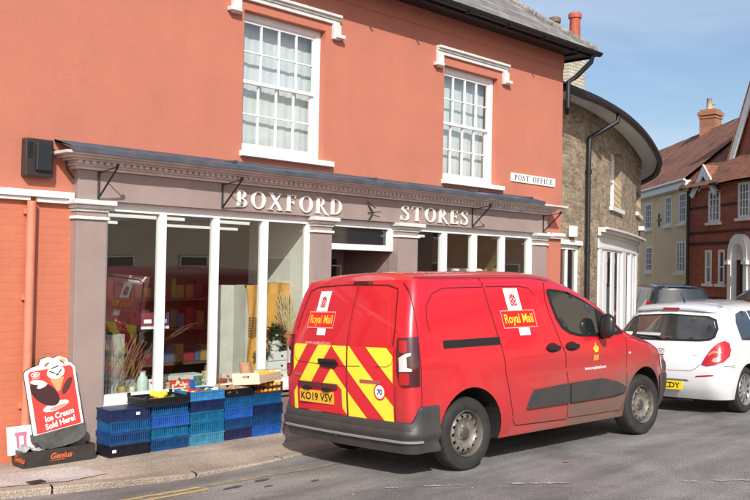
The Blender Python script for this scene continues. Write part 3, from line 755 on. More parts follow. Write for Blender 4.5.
g.grid(off_rows([(-.05, 4.60), (.42, 4.60)])); g.grid(off_rows([(.02, 4.55), (.02, 4.60)])); g.build('soffit', white_w, bh, smooth=True, autos=30)
g = MB(); g.grid(off_rows([(.42, 4.66), (.42, 4.56), (.425, 4.56), (.425, 4.52), (.45, 4.49), (.5, 4.48), (.545, 4.50), (.56, 4.56), (.55, 4.585), (.54, 4.56)])); g.build('gutter', black, bh, smooth=True, autos=40)
g = MB(); pr = [(.49, 4.60), (.2, 4.76), (-.6, 5.15), (-1.6, 5.6), (-4, 5.7)]
g.grid(off_rows(pr), uv=[(u, -d*1.05) for u in us for d, z in pr]); g.build('roof', slate, bh, smooth=True, autos=30)
g = MB(); p = lambda u, d, z: (*wc.at(u*KB, d), KZ(z))
g.tube([p(2.62, .49, 4.5), p(2.60, .48, 4.36), p(2.38, .22, 4.16), p(2.22, .07, 4.04), p(2.20, .07, 3.6), p(2.20, .07, GZ+.12)], .043, 10)
for z in (3.4, 2.0, .8): g.tube([p(2.2, .07, z), p(2.2, .07, z+.08)], .056, 10)
g.build('drainpipe', black, bh, smooth=True, autos=40)
g = MB(); g.tube([p(1.22, .05, 4.3), p(1.22, .05, 4.5)], .03, 6); g.build('overflow_pipe', black, bh)
g = MB(); g.box(0, .2, 0, .09, 0, .20, Matrix.Translation((*wc.at(1.4*KB, .01), KZ(2.26))) @ Matrix.Rotation(.16, 4, 'Z') @ Matrix.Translation((0, -.09, 0))); g.build('meter_box', white, bh, bevel=.01)
def cwin(u0, u1, z0, z1, mu=(), tr=(), rec=-.10, fw_=.06, dk=False, th=.06, name='window'):
    cu = [u0+fw_]+[c for m_ in mu for c in (m_-.025, m_+.025)]+[u1-fw_]; cz = [z0+fw_]+[c for m_ in tr for c in (m_-.02, m_+.02)]+[z1-fw_]
    hs = [rect(cu[i], cz[j], cu[i+1], cz[j+1]) for i in range(0, len(cu), 2) for j in range(0, len(cz), 2)]
    g = MB(); g.reg([(rect(u0+.003, z0+.003, u1-.003, z1-.003), hs)], bf(rec), sub=.4, thick=th); f = g.build(name, white, bh)
    g = MB(); n = 6; g.grid([[(*wc.at((u0+.02+(u1-u0-.04)*i/n)*KB, rec-.035), KZ(z)) for z in (z0+.02, z1-.02)] for i in range(n+1)]); g.build('pane', glass_dk if dk else glass_up, f)
    if not dk:
        g = MB(); g.grid([[(*wc.at((u0+.01+(u1-u0-.02)*i/30)*KB, rec-.17+.02*sin(i*1.3)), KZ(z)) for z in (z0, z1)] for i in range(31)]); g.build('curtain', curtain, f, smooth=True)
    return f
f = cwin(1.0, 2.0, .2, 2.13, mu=(1.48,), rec=-.05, fw_=.075, dk=True)
g = MB(); g.reg([(rect(.96, 2.131, 2.04, 2.21), [])], bf(.03), thick=.06); g.build('lintel', white, f)
g = MB(); g.reg([(rect(.93, .12, 2.07, .199), [])], bf(.06), thick=.12); g.build('sill', white, f)
f = cwin(4.17, 5.5, 2.98, 4.16, mu=(4.8,), tr=(3.56,), rec=-.16, fw_=.10)
g = MB(); g.reg([(rect(4.1, 2.90, 5.62, 2.979), [])], bf(.07), thick=.2); g.build('sill', white, f, bevel=.004)
f = cwin(8.5, 10.3, 3.15, 4.48, mu=(9.4,), tr=(3.8,), rec=-.18, dk=True)
g = MB(); g.reg([(rect(8.4, 3.07, 10.4, 3.149), [])], bf(.07), thick=.2); g.build('sill', white, f)
# white shopfront on the curve
g = MB(); hs = [rect(3.36, .55, 3.56, 2.08), rect(3.86, .55, 4.34, 2.08), rect(4.66, .55, 5.16, 2.08), rect(5.42, .55, 5.62, 2.08), rect(6.38, .0, 6.98, 2.08), rect(7.5, .7, 7.9, 2.05)]
g.reg([(rect(3.11, GZ-.05, 8.94, 2.498), hs)], bf(.012), grid=.6, sub=.4, thick=.02); sf = g.build('shopfront', white, bh, bevel=.004)
g = MB(); n = 14; g.grid([[(*wc.at((3.2+5.6*i/n)*KB, -.004), KZ(z)) for z in (GZ, 2.2)] for i in range(n+1)]); g.build('pane', glass_dk, sf)
g = MB()
for d, z0, z1 in ((.07, 2.36, 2.42), (.16, 2.421, 2.47), (.22, 2.471, 2.51), (.04, 2.12, 2.16)):
    g.reg([(rect(3.05, z0, 9.0, z1), [])], bf(d), sub=.4, thick=d-.0125)
g.build('cornice', white_w, sf)
for u in (3.12, 5.66, 7.0, 8.3):
    g = MB(); g.reg([(rect(u, GZ, u+.20 if u < 4 else u+.45, 2.119), [])], bf(.035), sub=.4, thick=.022); g.build('pilaster', white, sf, bevel=.003)
g = MB(); g.reg([(rect(9.3, 2.75, 10.2, 2.85), [])], bf(.14), sub=.4, thick=.15); g.build('door_canopy', white_w, bh)
# chimney of the brick building, seen over the shop roof corner
g = MB(); g.box(16.75, 17.4, 2.6, 3.25, 4.9, 6.75); g.box(16.72, 17.43, 2.57, 3.28, 6.55, 6.62); ch = g.build('chimney', paleb, bh)
for (x, y, r, z, m_) in ((17.15, 2.72, .13, 7.42, mat('terracotta_pot', (.42, .09, .05), .7, nscale=12, namt=.2)), (16.85, 3.05, .12, 7.32, mat('brown_pot', (.16, .10, .07), .7, nscale=12, namt=.2))):
    g = MB(); g.lathe([(r*.95, 6.75), (r*.9, z-.12), (r*1.12, z-.11), (r*1.15, z-.03), (r*1.0, z), (r*.8, z), (r*.75, z-.3)], (x, y, 0), n=18); g.build('chimney_pot', m_, ch, smooth=True, autos=40)

# ------------------------------------------------------------------ far houses
def plane(o, dr):
    dr = Vector(dr).normalized(); n = Vector((dr.y, -dr.x)); o = Vector(o)
    return (lambda d0: (lambda u, v, d: (*(o+dr*u+n*(d0+d)), v))), o, dr, n
def sashes(parent, pf, rects, wall_d=0, bars=True, m_frame=None, dk=True):
    for (a, b, c, d_) in rects:
        hs = []; nx = 3; nz_ = 4; w = (b-a-.14)/nx; h = (d_-c-.14)/nz_
        for i in range(nx):
            for j in range(nz_): hs.append(rect(a+.07+i*w+.012, c+.07+j*h+.012, a+.07+(i+1)*w-.012, c+.07+(j+1)*h-.012))
        g = MB(); g.reg([(rect(a, c, b, d_), hs if bars else [rect(a+.08, c+.08, b-.08, (c+d_)/2-.025), rect(a+.08, (c+d_)/2+.025, b-.08, d_-.08)])], pf(.02), thick=.05)
        f = g.build('window', m_frame or white, parent)
        g = MB(); q = pf(-.015); g.quad(q(a+.02, c+.02, 0), q(b-.02, c+.02, 0), q(b-.02, d_-.02, 0), q(a+.02, d_-.02, 0)); g.build('pane', glass_dk, f, recalc=False)
        g = MB(); g.reg([(rect(a-.08, c-.09, b+.08, c-.001), [])], pf(.10), thick=.10); g.build('sill', white, f)
# beige house
bg_ = thing('rendered_house', 'two storey cream rendered house with white sash windows and a mossy red tiled roof', 'house', (33, 9.3, -.2))
crm = mat('cream_render', (.92, .73, .46), .85, nscale=1.2, namt=.07, bump=.2, bscale=20)
pf, o_, dr_, n_ = plane((41.2, 17.5), (-(41.2-29.50), -(17.5-5.79)))
Lb = (Vector((41.2, 17.5))-Vector((29.50, 5.79))).length
# u here runs from the far end towards the camera; uu = Lb - distance from the near end
# camera side is the -n side or +n side: choose the side facing the street
sgn_ = 1 if (Vector((0, -8.2))-Vector((33, 9.3))).dot(n_) > 0 else -1
_pf = pf; pfb = lambda d0: _pf(d0) if sgn_ > 0 else (lambda u, v, d: _pf(0)(u, v, -(d0+d)))
nb = n_*sgn_
near = lambda s: Lb-s
B1 = (Vector((34.5, 10.8))-Vector((29.46, 5.75))).length
cv = lambda u: near(B1-u)       # measured coordinate (from 34.5,10.8) to this plane
w_ = [(cv(4.21), cv(4.95), 3.50, 4.60), (cv(5.74), cv(6.50), 3.50, 4.60), (cv(5.5), cv(6.5), 1.75, 2.88), (cv(1.75), cv(2.65), 3.45, 4.50), (cv(1.9), cv(2.75), 1.77, 2.78)]
hol = [rect(a, c, b, d_) for a, b, c, d_ in w_]
g = MB(); g.reg([(rect(0, -.4, Lb, 4.95), hol)], pfb(0), thick=.1); g.reg([(rect(cv(2.86), -.4, cv(2.96), 4.6), [])], pfb(.05), thick=.049)
v = lambda u, z, d: pfb(d)(u, z, 0)
ends = [v(Lb, -.4, 0), v(Lb, -.4, -6), v(Lb, 4.95, -6), v(Lb, 7.7, -3), v(Lb, 4.95, 0)]
g.add([(x, y, z) for x, y, z in ends], [(0, 1, 2, 3, 4)]); g.add([v(0, -.4, 0), v(0, -.4, -6), v(0, 4.95, -6), v(0, 7.7, -3), v(0, 4.95, 0)], [(0, 1, 2, 3, 4)])
g.quad(v(0, -.4, -6), v(Lb, -.4, -6), v(Lb, 4.95, -6), v(0, 4.95, -6))
g.build('wall', crm, bg_)
sashes(bg_, pfb, w_)
g = MB(); g.reg([(rect(0, 4.70, Lb+.02, 4.93), [])], pfb(.28), thick=.27); g.build('eaves_board', white, bg_)
g = MB(); g.tube([v(0, 4.95, .33), v(Lb+.05, 4.95, .33)], .05, 6); g.build('gutter', white_w, bg_)
def slope(g, v, u0, u1, d0, z0, d1, z1, nd=6, wav=.02, seed=1):
    r = random.Random(seed); L = math.hypot(d1-d0, z1-z0); nu = max(2, int(abs(u1-u0)/.7)); rows = []; uv = []
    for i in range(nu+1):
        row = []
        for j in range(nd+1):
            t = j/nd; w = r.uniform(-wav, wav); row.append(v(u0+(u1-u0)*i/nu, z0+(z1-z0)*t+w, d0+(d1-d0)*t)); uv.append((u0+(u1-u0)*i/nu, t*L))
        rows.append(row)
    g.grid(rows, uv=uv)
g = MB(); slope(g, v, -.1, Lb+.1, .36, 4.97, -3, 7.75); slope(g, v, -.1, Lb+.1, -6.3, 4.9, -3, 7.75, seed=3); rf = g.build('roof', clay, bg_, smooth=True)
g = MB(); c0 = Vector(v(Lb-6.75, 0, -3.1)); c0.z = 0
g.box(c0.x-.33, c0.x+.33, c0.y-.33, c0.y+.33, 6.8, 8.6); g.box(c0.x-.40, c0.x+.40, c0.y-.40, c0.y+.40, 8.35, 8.5); g.box(c0.x-.365, c0.x+.365, c0.y-.365, c0.y+.365, 8.22, 8.3)
cb_ = g.build('chimney', brickmat('orange_brick', (.40, .15, .075, 1), (.33, .12, .06, 1), (.3, .2, .15, 1), coord='Object', bump=.5), rf)
for dx in (-.2, .18):
    g = MB(); g.lathe([(.12, 8.6), (.10, 9.05 if dx < 0 else 8.85), (.13, 9.06 if dx < 0 else 8.86), (.05, 9.08 if dx < 0 else 8.88)], (c0.x+dx*.7, c0.y, 0), n=12); g.build('chimney_pot', mat('pale_pot', (.5, .42, .33), .8), cb_, smooth=True)
g = MB(); q = pfb(.03); g.reg([(rect(cv(3.5), 3.5, cv(3.56), 4.0), []), (rect(cv(3.3), 3.72, cv(3.8), 3.78), [])], pfb(.04), thick=.039); g.build('wall_tie', black_iron, bg_)
g = MB(); g.tube([v(Lb-.12, 4.7, .07), v(Lb-.12, -.2, .07)], .045, 8); g.build('drainpipe', black, bg_)

# red brick house
rh = thing('red_brick_house', 'dark red brick house with white gables, dark brick bands and a white arched doorway', 'house', (27.3, 2.9, -.2))
pf2, o2, dr2, n2 = plane((29.46, 5.9), (-4.56, -6.14))
s2 = 1 if (Vector((0, -8.2))-Vector((27, 2))).dot(n2) > 0 else -1
pr_ = lambda d0: pf2(d0) if s2 > 0 else (lambda u, v, d: pf2(0)(u, v, -(d0+d)))
v2 = lambda u, z, d: pr_(d)(u, z, 0)
LR = 9.0
wr = [(1.28, 1.99, 3.40, 4.44), (3.06, 3.68, 3.45, 4.55), (1.10, 1.50, 1.40, 2.50), (1.92, 2.30, 1.40, 2.50), (5.0, 5.9, 3.4, 4.4), (5.0, 5.9, 1.2, 2.5)]
g = MB(); hol = [rect(a, c, b, d_) for a, b, c, d_ in wr]+[rect(2.98, -.3, 3.75, 2.3)]
g.reg([(rect(.0, -.4, LR, 4.62), hol)], pr_(0), thick=.12, uv=True)
for u in (0, LR): g.add([v2(u, -.4, 0), v2(u, -.4, -6), v2(u, 4.6, -6), v2(u, 7.8, -3.1), v2(u, 4.6, 0)], [(0, 1, 2, 3, 4)], [(0, -.4), (6, -.4), (6, 4.6), (3.1, 7.8), (0, 4.6)])
g.quad(v2(0, -.4, -6), v2(LR, -.4, -6), v2(LR, 4.6, -6), v2(0, 4.6, -6), [(0, -.4), (LR, -.4), (LR, 4.6), (0, 4.6)])
# gables, brick faced
g.reg([([(.46, 4.621), (1.76, 4.621), (1.11, 5.2)], [])], pr_(.02), thick=.1, uv=True)
g.reg([([(1.22, 5.1), (5.38, 5.1), (3.3, 8.85)], [])], pr_(-.80), thick=.1, uv=True)
g.build('wall', redbrick, rh)
sashes(rh, pr_, wr[:2]+wr[4:], bars=True); sashes(rh, pr_, wr[2:4], bars=False)
g = MB(); hb = lambda a, b, z0, z1: g.reg([(rect(a, z0, b, z1), [])], pr_(.025), thick=.024)
for z0, z1 in ((3.05, 3.12), (2.68, 2.76), (.9, .97)):
    hb(.0, 2.9 if z0 < 2.9 else LR, z0, z1)
hb(0, 1.2, 3.9, 3.96); hb(2.07, 2.98, 3.9, 3.96); hb(3.76, LR, 3.9, 3.96)
g.build('brick_band', mat('dark_brick_band', (.045, .025, .022), .8), rh)
g = MB(); g.reg([([(.20, 4.40), (.42, 4.26), (1.11, 4.98), (1.80, 4.26), (2.02, 4.40), (1.11, 5.34)], [])], pr_(.14), thick=.05)
g.reg([([(.62, 4.57), (1.60, 4.57), (1.5, 4.47), (1.3, 4.75), (1.11, 4.82), (.92, 4.75), (.72, 4.47)], [])], pr_(.06), thick=.03)
g.reg([([(1.10, 5.02), (1.40, 5.02), (3.3, 8.42), (5.20, 5.02), (5.50, 5.02), (3.3, 8.96)], [])], pr_(-.62), thick=.06)
g.build('bargeboard', white, rh)
g = MB(); slope(g, v2, -.35, LR+.1, .3, 4.62, -3.1, 7.87, seed=5); slope(g, v2, -.1, LR+.1, -6.3, 4.6, -3.1, 7.87, seed=6)
for (a, b, zt, zb, dep, ov) in ((.22, 2.0, 5.33, 4.36, -1.1, .16), (1.06, 5.54, 9.01, 5.0, -3.6, -.58)):
    m_ = (a+b)/2
    for e in (a, b):
        L = math.hypot(e-m_, zt-zb); g.quad(v2(e, zb, ov), v2(m_, zt, ov), v2(m_, zt, dep), v2(e, zb, dep), [(0, 0), (0, L), (ov-dep, L), (ov-dep, 0)])
g.build('roof', clay, rh)
g = MB(); g.tube([v2(0, 4.6, .36), v2(.3, 4.6, .36)], .05, 6); g.tube([v2(1.95, 4.6, .36), v2(2.4, 4.6, .36)], .05, 6); g.tube([v2(.06, 4.55, .08), v2(.06, -.2, .08)], .05, 8); g.build('gutter', black, rh)
# arched doorway
g = MB(); arch = [(2.82, GZ), (2.82, 2.35)]+[(3.36+.54*cos(t), 2.35+.60*sin(t)) for t in [PI-i*PI/14 for i in range(15)]]+[(3.90, GZ)]
inn = [(3.02, GZ+.02), (3.02, 2.2)]+[(3.36+.34*cos(t), 2.28+.38*sin(t)) for t in [PI-i*PI/14 for i in range(15)]]+[(3.70, GZ+.02)]
g.reg([(arch, [inn])], pr_(.22), thick=.20); g.reg([(rect(2.72, 2.02, 3.0, 2.14), []), (rect(3.72, 2.02, 4.0, 2.14), [])], pr_(.30), thick=.28); ar = g.build('doorway', white, rh)
g = MB(); g.reg([(rect(2.99, GZ, 3.74, 2.29), [])], pr_(-.1), thick=.04); g.build('door', mat('green_door', (.03, .07, .06), .4), ar)
g = MB(); g.reg([([(3.02, 2.16)]+[(3.36+.34*cos(t), 2.28+.38*sin(t)) for t in [PI-i*PI/14 for i in range(15)]]+[(3.70, 2.16)], [])], pr_(.04), thick=.02); g.build('tympanum', white_w, ar)

# ------------------------------------------------------------------ houses across the street (seen in the reflections)
def far_house(name, lab, x0, x1, y, h, m_, wins, rm):
    t = thing(name, lab, 'house', ((x0+x1)/2, y, -.2))
    q = lambda d0: (lambda u, v, d: (u, y+d0+d, v))
    g = MB(); g.reg([(rect(x0, -.5, x1, h), [rect(*w) for w in wins])], q(0), thick=.15, uv=True)
    g.box(x0, x1, y-6.1, y-6, -.5, h)
    for x in (x0+.001, x1-.001): g.add([(x, y, -.5), (x, y-6, -.5), (x, y-6, h), (x, y-3, h+2), (x, y, h)], [(0, 1, 2, 3, 4)])
    g.build('wall', m_, t)
    for (a, c, b, d_) in wins:
        g = MB(); g.reg([(rect(a+.002, c+.002, b-.002, d_-.002), [rect(a+.09, c+.09, b-.09, (c+d_)/2-.03), rect(a+.09, (c+d_)/2+.03, b-.09, d_-.09)])], q(-.02), thick=.06); f = g.build('window', white, t)
        g = MB(); g.quad((a+.02, y-.06, c+.02), (b-.02, y-.06, c+.02), (b-.02, y-.06, d_-.02), (a+.02, y-.06, d_-.02)); g.build('pane', glass_dk, f, recalc=False)
    g = MB(); L = math.hypot(3.3, 2.2)
    for e in (y+.3, y-6.3): g.quad((x0-.1, e, h-.12), (x1+.1, e, h-.12), (x1+.1, y-3, h+2), (x0-.1, y-3, h+2), [(x0, 0), (x1, 0), (x1, L), (x0, L)])
    g.build('roof', rm, t)
    return t
th_ = far_house('terraced_house', 'cream rendered house across the street, mirrored in the large shop window', 9, 22, -16.5, 5.6, mat('buff_render', (.72, .58, .42), .9, nscale=1, namt=.08), [rect_ for x in range(10, 21, 3) for rect_ in ((x, 3.1, x+1.1, 4.6), (x, .5, x+1.2, 2.0))], slate)
th_.rotation_euler = (0, 0, rad(72))
th_ = far_house('terraced_house', 'orange brick house across the street, mirrored in the side window of the red van', 21, 34, -13.5, 5.2, brickmat('orange_house_brick', (.62, .25, .10, 1), (.5, .19, .08, 1), (.5, .36, .25, 1), bump=.4), [rect_ for x in range(22, 33, 3) for rect_ in ((x, 2.9, x+1.2, 4.3), (x, .5, x+1.2, 2.0))], clay)
th_.rotation_euler = (0, 0, rad(72))
# ------------------------------------------------------------------ vehicle bodies
class Shape:
    """body shape: x forward from the rear axle, y left, z up"""
    def __init__(s, xr, hwz, ze, zc, taper, xf, rc, fc, zt_r, zt_f, sill, arches, bow=.02, p=3.2, topr=.05, bulge=.018, crease=0):
        s.crease = crease
        s.xr, s.hwz, s.ze, s.zc, s.tp, s.xf = ip(xr), ip(hwz), ip(ze), ip(zc), ip(taper), ip(xf)
        s.rc, s.fc, s.zt_r, s.zt_f, s.sill, s.arches, s.bow, s.p, s.topr, s.bulge = rc, fc, zt_r, zt_f, sill, arches, bow, p, topr, bulge
    def hw(s, x, z):
        y = s.hwz(z)-s.tp(x)
        if s.crease: y -= .013*math.exp(-((z-.80)/.06)**2)*ss(.55, .85, x)*ss(2.45, 2.1, x)-.006*math.exp(-((z-.93)/.05)**2)*ss(-.4, -.1, x)*ss(2.6, 2.3, x)
        e = s.ze(x)-z; r = s.topr
        if e < r: y -= r*(1-math.sqrt(max(0, 1-((r-max(e, 0))/r)**2)))*.55
        for ax, az, ar in s.arches:
            d = math.hypot(x-ax, z-az)
            if z > az-.2: y += s.bulge*ss(ar+.17, ar+.03, d)
        return y
    def side(s, x, z, d=0, sg=-1):
        """point on the side (sg -1 = right), also round the corners"""
        xa = s.xr(z)+s.rc; xb = s.xf(z)-s.fc
        if x < xa:
            t = min(1, (xa-x)/s.rc); k = math.sqrt(max(0, 1-t*t)); y = s.hw(xa, z)-s.rc*(1-k)
            a = math.asin(t); return (x-d*sin(a), sg*(y+d*cos(a)), z)
        if x > xb:
            t = min(1, (x-xb)/s.fc); k = math.sqrt(max(0, 1-t*t)); return (x+d*t, sg*(s.hw(xb, z)-s.fc*(1-k)+d*k), z)
        return (x, sg*(s.hw(x, z)+d), z)
    def Yr(s, z): return s.hw(s.xr(z)+s.rc, z)-s.rc
    def rear(s, y, z, d=0):
        Y = s.Yr(z)
        if abs(y) <= Y: return (s.xr(z)-s.bow*(1-(y/Y)**2)-d, y, z)
        t = min(1, (abs(y)-Y)/s.rc); a = math.asin(t); return (s.xr(z)+s.rc*(1-cos(a))-d*cos(a), y+math.copysign(d*sin(a), y), z)
    def top(s, x, y, d=0):
        xa = s.xr(s.zt_r)+s.rc; ze = s.ze(x)
        ye = s.hw(min(max(x, xa), s.xf(s.zt_f)-s.fc), ze)
        return (x, y, s.zc(x)-(s.zc(x)-ze)*min(1, abs(y)/ye)**s.p+d)
    def ws(s, y, z, d=0, x0=1.0, x1=3.0):
        """point on the sloping front/rear top surface at height z"""
        a, b = x0, x1
        for _ in range(26):
            m = (a+b)/2
            if s.top(m, y)[2] > z: a = m
            else: b = m
        return (a+d*.7, y, z+d*.7)
    def body(s, name, mt, parent, grid=.07):
        st_r = [s.zt_r-(s.zt_r-s.sill)*i/12 for i in range(13)]
        st_f = [s.sill+(s.zt_f-s.sill)*i/8 for i in range(9)]
        xa = s.xr(s.zt_r)+s.rc; xb = s.xf(s.zt_f)-s.fc
        n = 40; tops = [xb-(xb-xa)*i/n for i in range(n+1)]
        out = []                                   # outline, starting rear bottom going forward
        for z in st_r[::-1][:1]: out.append((s.xr(z)+s.rc, z))
        for ax, az, ar in s.arches:
            b = math.asin(min(1, (az-s.sill)/ar))
            out += [(ax-ar*cos(t), az+ar*sin(t)) for t in [-b+(PI+2*b)*i/20 for i in range(21)]]
        for z in st_f: out.append((s.xf(z)-s.fc, z))
        out += [(x, s.ze(x)) for x in tops[1:-1]]
        for z in st_r[:-1]: out.append((s.xr(z)+s.rc, z))
        V, F = region([(out, [])], grid)
        g = MB(); N = 14; A = 6
        fr = [1-2*i/N for i in range(N+1)]
        for sg in (-1, 1):
            g.add([s.side(q.x, q.y, 0, sg) for q in V], F)
            rows = []
            for z in st_r:
                rows.append([(s.xr(z)+s.rc*(1-sin(a)), sg*(s.hw(s.xr(z)+s.rc, z)-s.rc*(1-cos(a))), z) for a in [PI/2*i/A for i in range(A+1)]])
            g.grid(rows); rows = []
            for z in st_f:
                rows.append([(s.xf(z)-s.fc*(1-sin(a)), sg*(s.hw(s.xf(z)-s.fc, z)-s.fc*(1-cos(a))), z) for a in [PI/2*i/A for i in range(A+1)]])
            g.grid(rows)
        g.grid([[(s.xr(z)-s.bow*(1-f*f), f*s.Yr(z), z) for f in fr] for z in st_r])
        g.grid([[(s.xf(z)+.04*(1-f*f), f*(s.hw(s.xf(z)-s.fc, z)-s.fc), z) for f in fr] for z in st_f])
        rows = []
        ye = s.hw(xb, s.zt_f)
        def row(x, y, ze, bow=0): return [(x+bow*(1-f*f), f*y, s.zc(x)-(s.zc(x)-ze)*abs(f)**s.p) for f in fr]
        xft = s.xf(s.zt_f)
        for a in [PI/2-PI/2*i/A for i in range(A+1)]:
            x = xft-s.fc*(1-sin(a)); rows.append(row(x, ye-s.fc*(1-cos(a)), s.zt_f, .04*(sin(a))**4))
        for x in tops[1:-1]: rows.append(row(x, s.hw(x, s.ze(x)), s.ze(x)))
        ye = s.hw(xa, s.zt_r); xrt = s.xr(s.zt_r)
        for a in [PI/2*i/A for i in range(A+1)]:
            x = xrt+s.rc*(1-sin(a)); rows.append(row(x, ye-s.rc*(1-cos(a)), s.zt_r, -s.bow*sin(a)**4))
        g.grid(rows)
        return g.build(name, mt, parent, smooth=True, merge=.0015, autos=38)
    def wells(s, parent, m_):
        g = MB()
        for ax, az, ar in s.arches:
            for sg in (-1, 1):
                b = math.asin(min(1, (az-s.sill)/ar)); rows = []
                for t in [-b+(PI+2*b)*i/20 for i in range(21)]:
                    x, z = ax-ar*cos(t), az+ar*sin(t); y = s.hw(x, z)-.004
                    rows.append([(x, sg*y, z), (x, sg*(y-.03), z), (x-.0, sg*(y-.33), z)])
                g.grid(rows); g.add([r[2] for r in rows], [tuple(range(len(rows)))])
        x0 = s.xr(.4)+.1; x1 = s.xf(.4)-.15; W_ = s.hwz(.3)-.37; W2 = s.hwz(.3)-.04
        g.box(x0, x1, -W_+.06, W_-.06, s.sill-.03, s.sill+.1)
        (a1, z1, r1), (a2, z2, r2) = s.arches
        for u0, u1 in ((s.xr(.3)+s.rc+.02, a1-r1), (a1+r1, a2-r2), ):
            if u1 <= u0: continue
            for sg in (-1, 1): g.box(u0, u1, min(sg*W_, sg*W2)+.001*(sg < 0), max(sg*W_, sg*W2)-.001*(sg > 0), s.sill+.02, s.sill+.12)
        return g.build('underbody', m_, parent)
def wheel(parent, x, y, r, w, m_rim, kind='steel', rr=None, sg=-1):
    """wheel with its outer face on the sg side; y = outer face"""
    rr = rr or r*.63; f = lambda h: y-sg*h                         # h = depth inwards
    g = MB()
    prof_ = [(rr, .018), (rr+.012, .006), (r*.86, 0), (r*.95, .010), (r*.985, .03), (r, .055), (r, w-.05), (r*.985, w-.03), (r*.9, w), (rr, w-.01)]
    g.lathe([(a, f(b)) for a, b in prof_], (x, 0, r), 'y', 44)
    for k in range(3):
        h = .06+k*(w-.12)/2
        g.lathe([(r+.0012, f(h-.006)), (r+.0012, f(h+.006))], (x, 0, r), 'y', 44)
    wh = thing_part('wheel', parent)
    t = g.build('tyre', rubber, wh, smooth=True, autos=40)
    dsh = ip([(0, .035), (.055, .033), (.065, .062), (rr*.55, .055), (rr*.70, .028), (rr*.86, .045), (rr*.93, .075)]) if kind == 'steel' else ip([(0, .03), (.06, .034), (rr*.5, .03), (rr*.97, .05)])
    fn = lambda u, v, d: (x+u, f(dsh(math.hypot(u, v))-d), r+v)
    g = MB()
    if kind == 'steel':
        hs = [circ(rr*.735*cos(a), rr*.735*sin(a), rr*.082, 12) for a in [2*PI*i/14 for i in range(14)]]
    else:
        hs = []
        for i in range(5):
            for q in (-1, 1):
                a = 2*PI*(i+.5)/5+q*.30*1; p = []
                for rad_, da in ((.38, .10), (.88, .20), (.88, -.16), (.42, -.10)): p.append((rr*rad_*cos(a+q*da), rr*rad_*sin(a+q*da)))
                hs.append(p if q > 0 else p[::-1])
    g.reg([(circ(0, 0, rr*.93, 48), hs)], fn, grid=.02, thick=.012)
    g.lathe([(rr*.925, f(.075)), (rr*.945, f(.02)), (rr*.98, f(.006)), (rr*1.0, f(.012)), (rr*1.0, f(.03))], (x, 0, r), 'y', 44)
    g.build('rim', m_rim, wh, smooth=True, autos=35)
    g = MB(); g.lathe([(0.001, f(.03)), (.03, f(.028)), (.05, f(.034)), (.056, f(.045))], (x, 0, r), 'y', 20); g.build('hub_cap', mat('hub_cap_grey', (.055, .052, .05), .6) if kind == 'steel' else m_rim, wh, smooth=True)
    g = MB(); g.lathe([(.001, f(.10)), (rr*.99, f(.10)), (rr*.99, f(w-.02))], (x, 0, r), 'y', 24); g.lathe([(.001, f(.085)), (rr*.5, f(.085)), (rr*.5, f(.10))], (x, 0, r), 'y', 20); g.build('brake_disc', mat('dark_hub', (.03, .028, .026), .7), wh)
    return wh
def thing_part(name, parent):
    o = bpy.data.objects.new(name, None); COL.objects.link(o); o.empty_display_size = .05; o.parent = parent; OFF[o.name] = OFF.get(parent.name, Vector((0, 0, 0))); return o
def seamline(g, fn, pts, w=.006, d=.0012, closed=False):
    if closed: pts = pts+[pts[0]]
    D = densify(pts, .05); L = []
    for i, p in enumerate(D):
        t = (Vector(D[min(i+1, len(D)-1)])-Vector(D[max(i-1, 0)])).normalized(); n_ = Vector((-t.y, t.x))*w/2
        L.append([fn(p[0]+n_.x, p[1]+n_.y, d), fn(p[0]-n_.x, p[1]-n_.y, d)])
    g.grid(L)

# --- red van
def paint(name, col, dirt, zlo, zhi, amt):
    m = bpy.data.materials.new(name); m.use_nodes = True; t = m.node_tree; b = t.nodes['Principled BSDF']; N = t.nodes.new; L = t.links.new
    tcn = N('ShaderNodeTexCoord'); sp = N('ShaderNodeSeparateXYZ'); L(tcn.outputs['Object'], sp.inputs[0])
    mr = N('ShaderNodeMapRange'); mr.inputs[1].default_value = zhi; mr.inputs[2].default_value = zlo; mr.inputs[3].default_value = 0; mr.inputs[4].default_value = 1; L(sp.outputs[2], mr.inputs[0])
    mrx = N('ShaderNodeMapRange'); mrx.inputs[1].default_value = .4; mrx.inputs[2].default_value = 1.9; mrx.inputs[3].default_value = .22; mrx.inputs[4].default_value = 1; L(sp.outputs[0], mrx.inputs[0])
    n = N('ShaderNodeTexNoise'); n.inputs['Scale'].default_value = 2.6; n.inputs['Detail'].default_value = 8; L(tcn.outputs['Object'], n.inputs['Vector'])
    nr = N('ShaderNodeMapRange'); nr.inputs[1].default_value = .3; nr.inputs[2].default_value = .7; nr.inputs[3].default_value = .6; nr.inputs[4].default_value = 1.3; L(n.outputs['Fac'], nr.inputs[0])
    def mul(a, c):
        q = N('ShaderNodeMath'); q.operation = 'MULTIPLY'; q.use_clamp = True; L(a, q.inputs[0])
        if isinstance(c, float): q.inputs[1].default_value = c
        else: L(c, q.inputs[1])
        return q.outputs[0]
    k = mul(mul(mul(mr.outputs[0], nr.outputs[0]), mrx.outputs[0]), amt)
    mx_ = N('ShaderNodeMixRGB'); L(k, mx_.inputs[0]); mx_.inputs[1].default_value = (*col, 1); mx_.inputs[2].default_value = (*dirt, 1); L(mx_.outputs[0], b.inputs['Base Color'])
    rg = N('ShaderNodeMapRange'); rg.inputs[3].default_value = .32; rg.inputs[4].default_value = .8; L(k, rg.inputs[0]); L(rg.outputs[0], b.inputs['Roughness'])
    cw = N('ShaderNodeMapRange'); cw.inputs[3].default_value = .8; cw.inputs[4].default_value = .05; L(k, cw.inputs[0]); L(cw.outputs[0], b.inputs['Coat Weight'])
    b.inputs['Coat Roughness'].default_value = .07
    return m
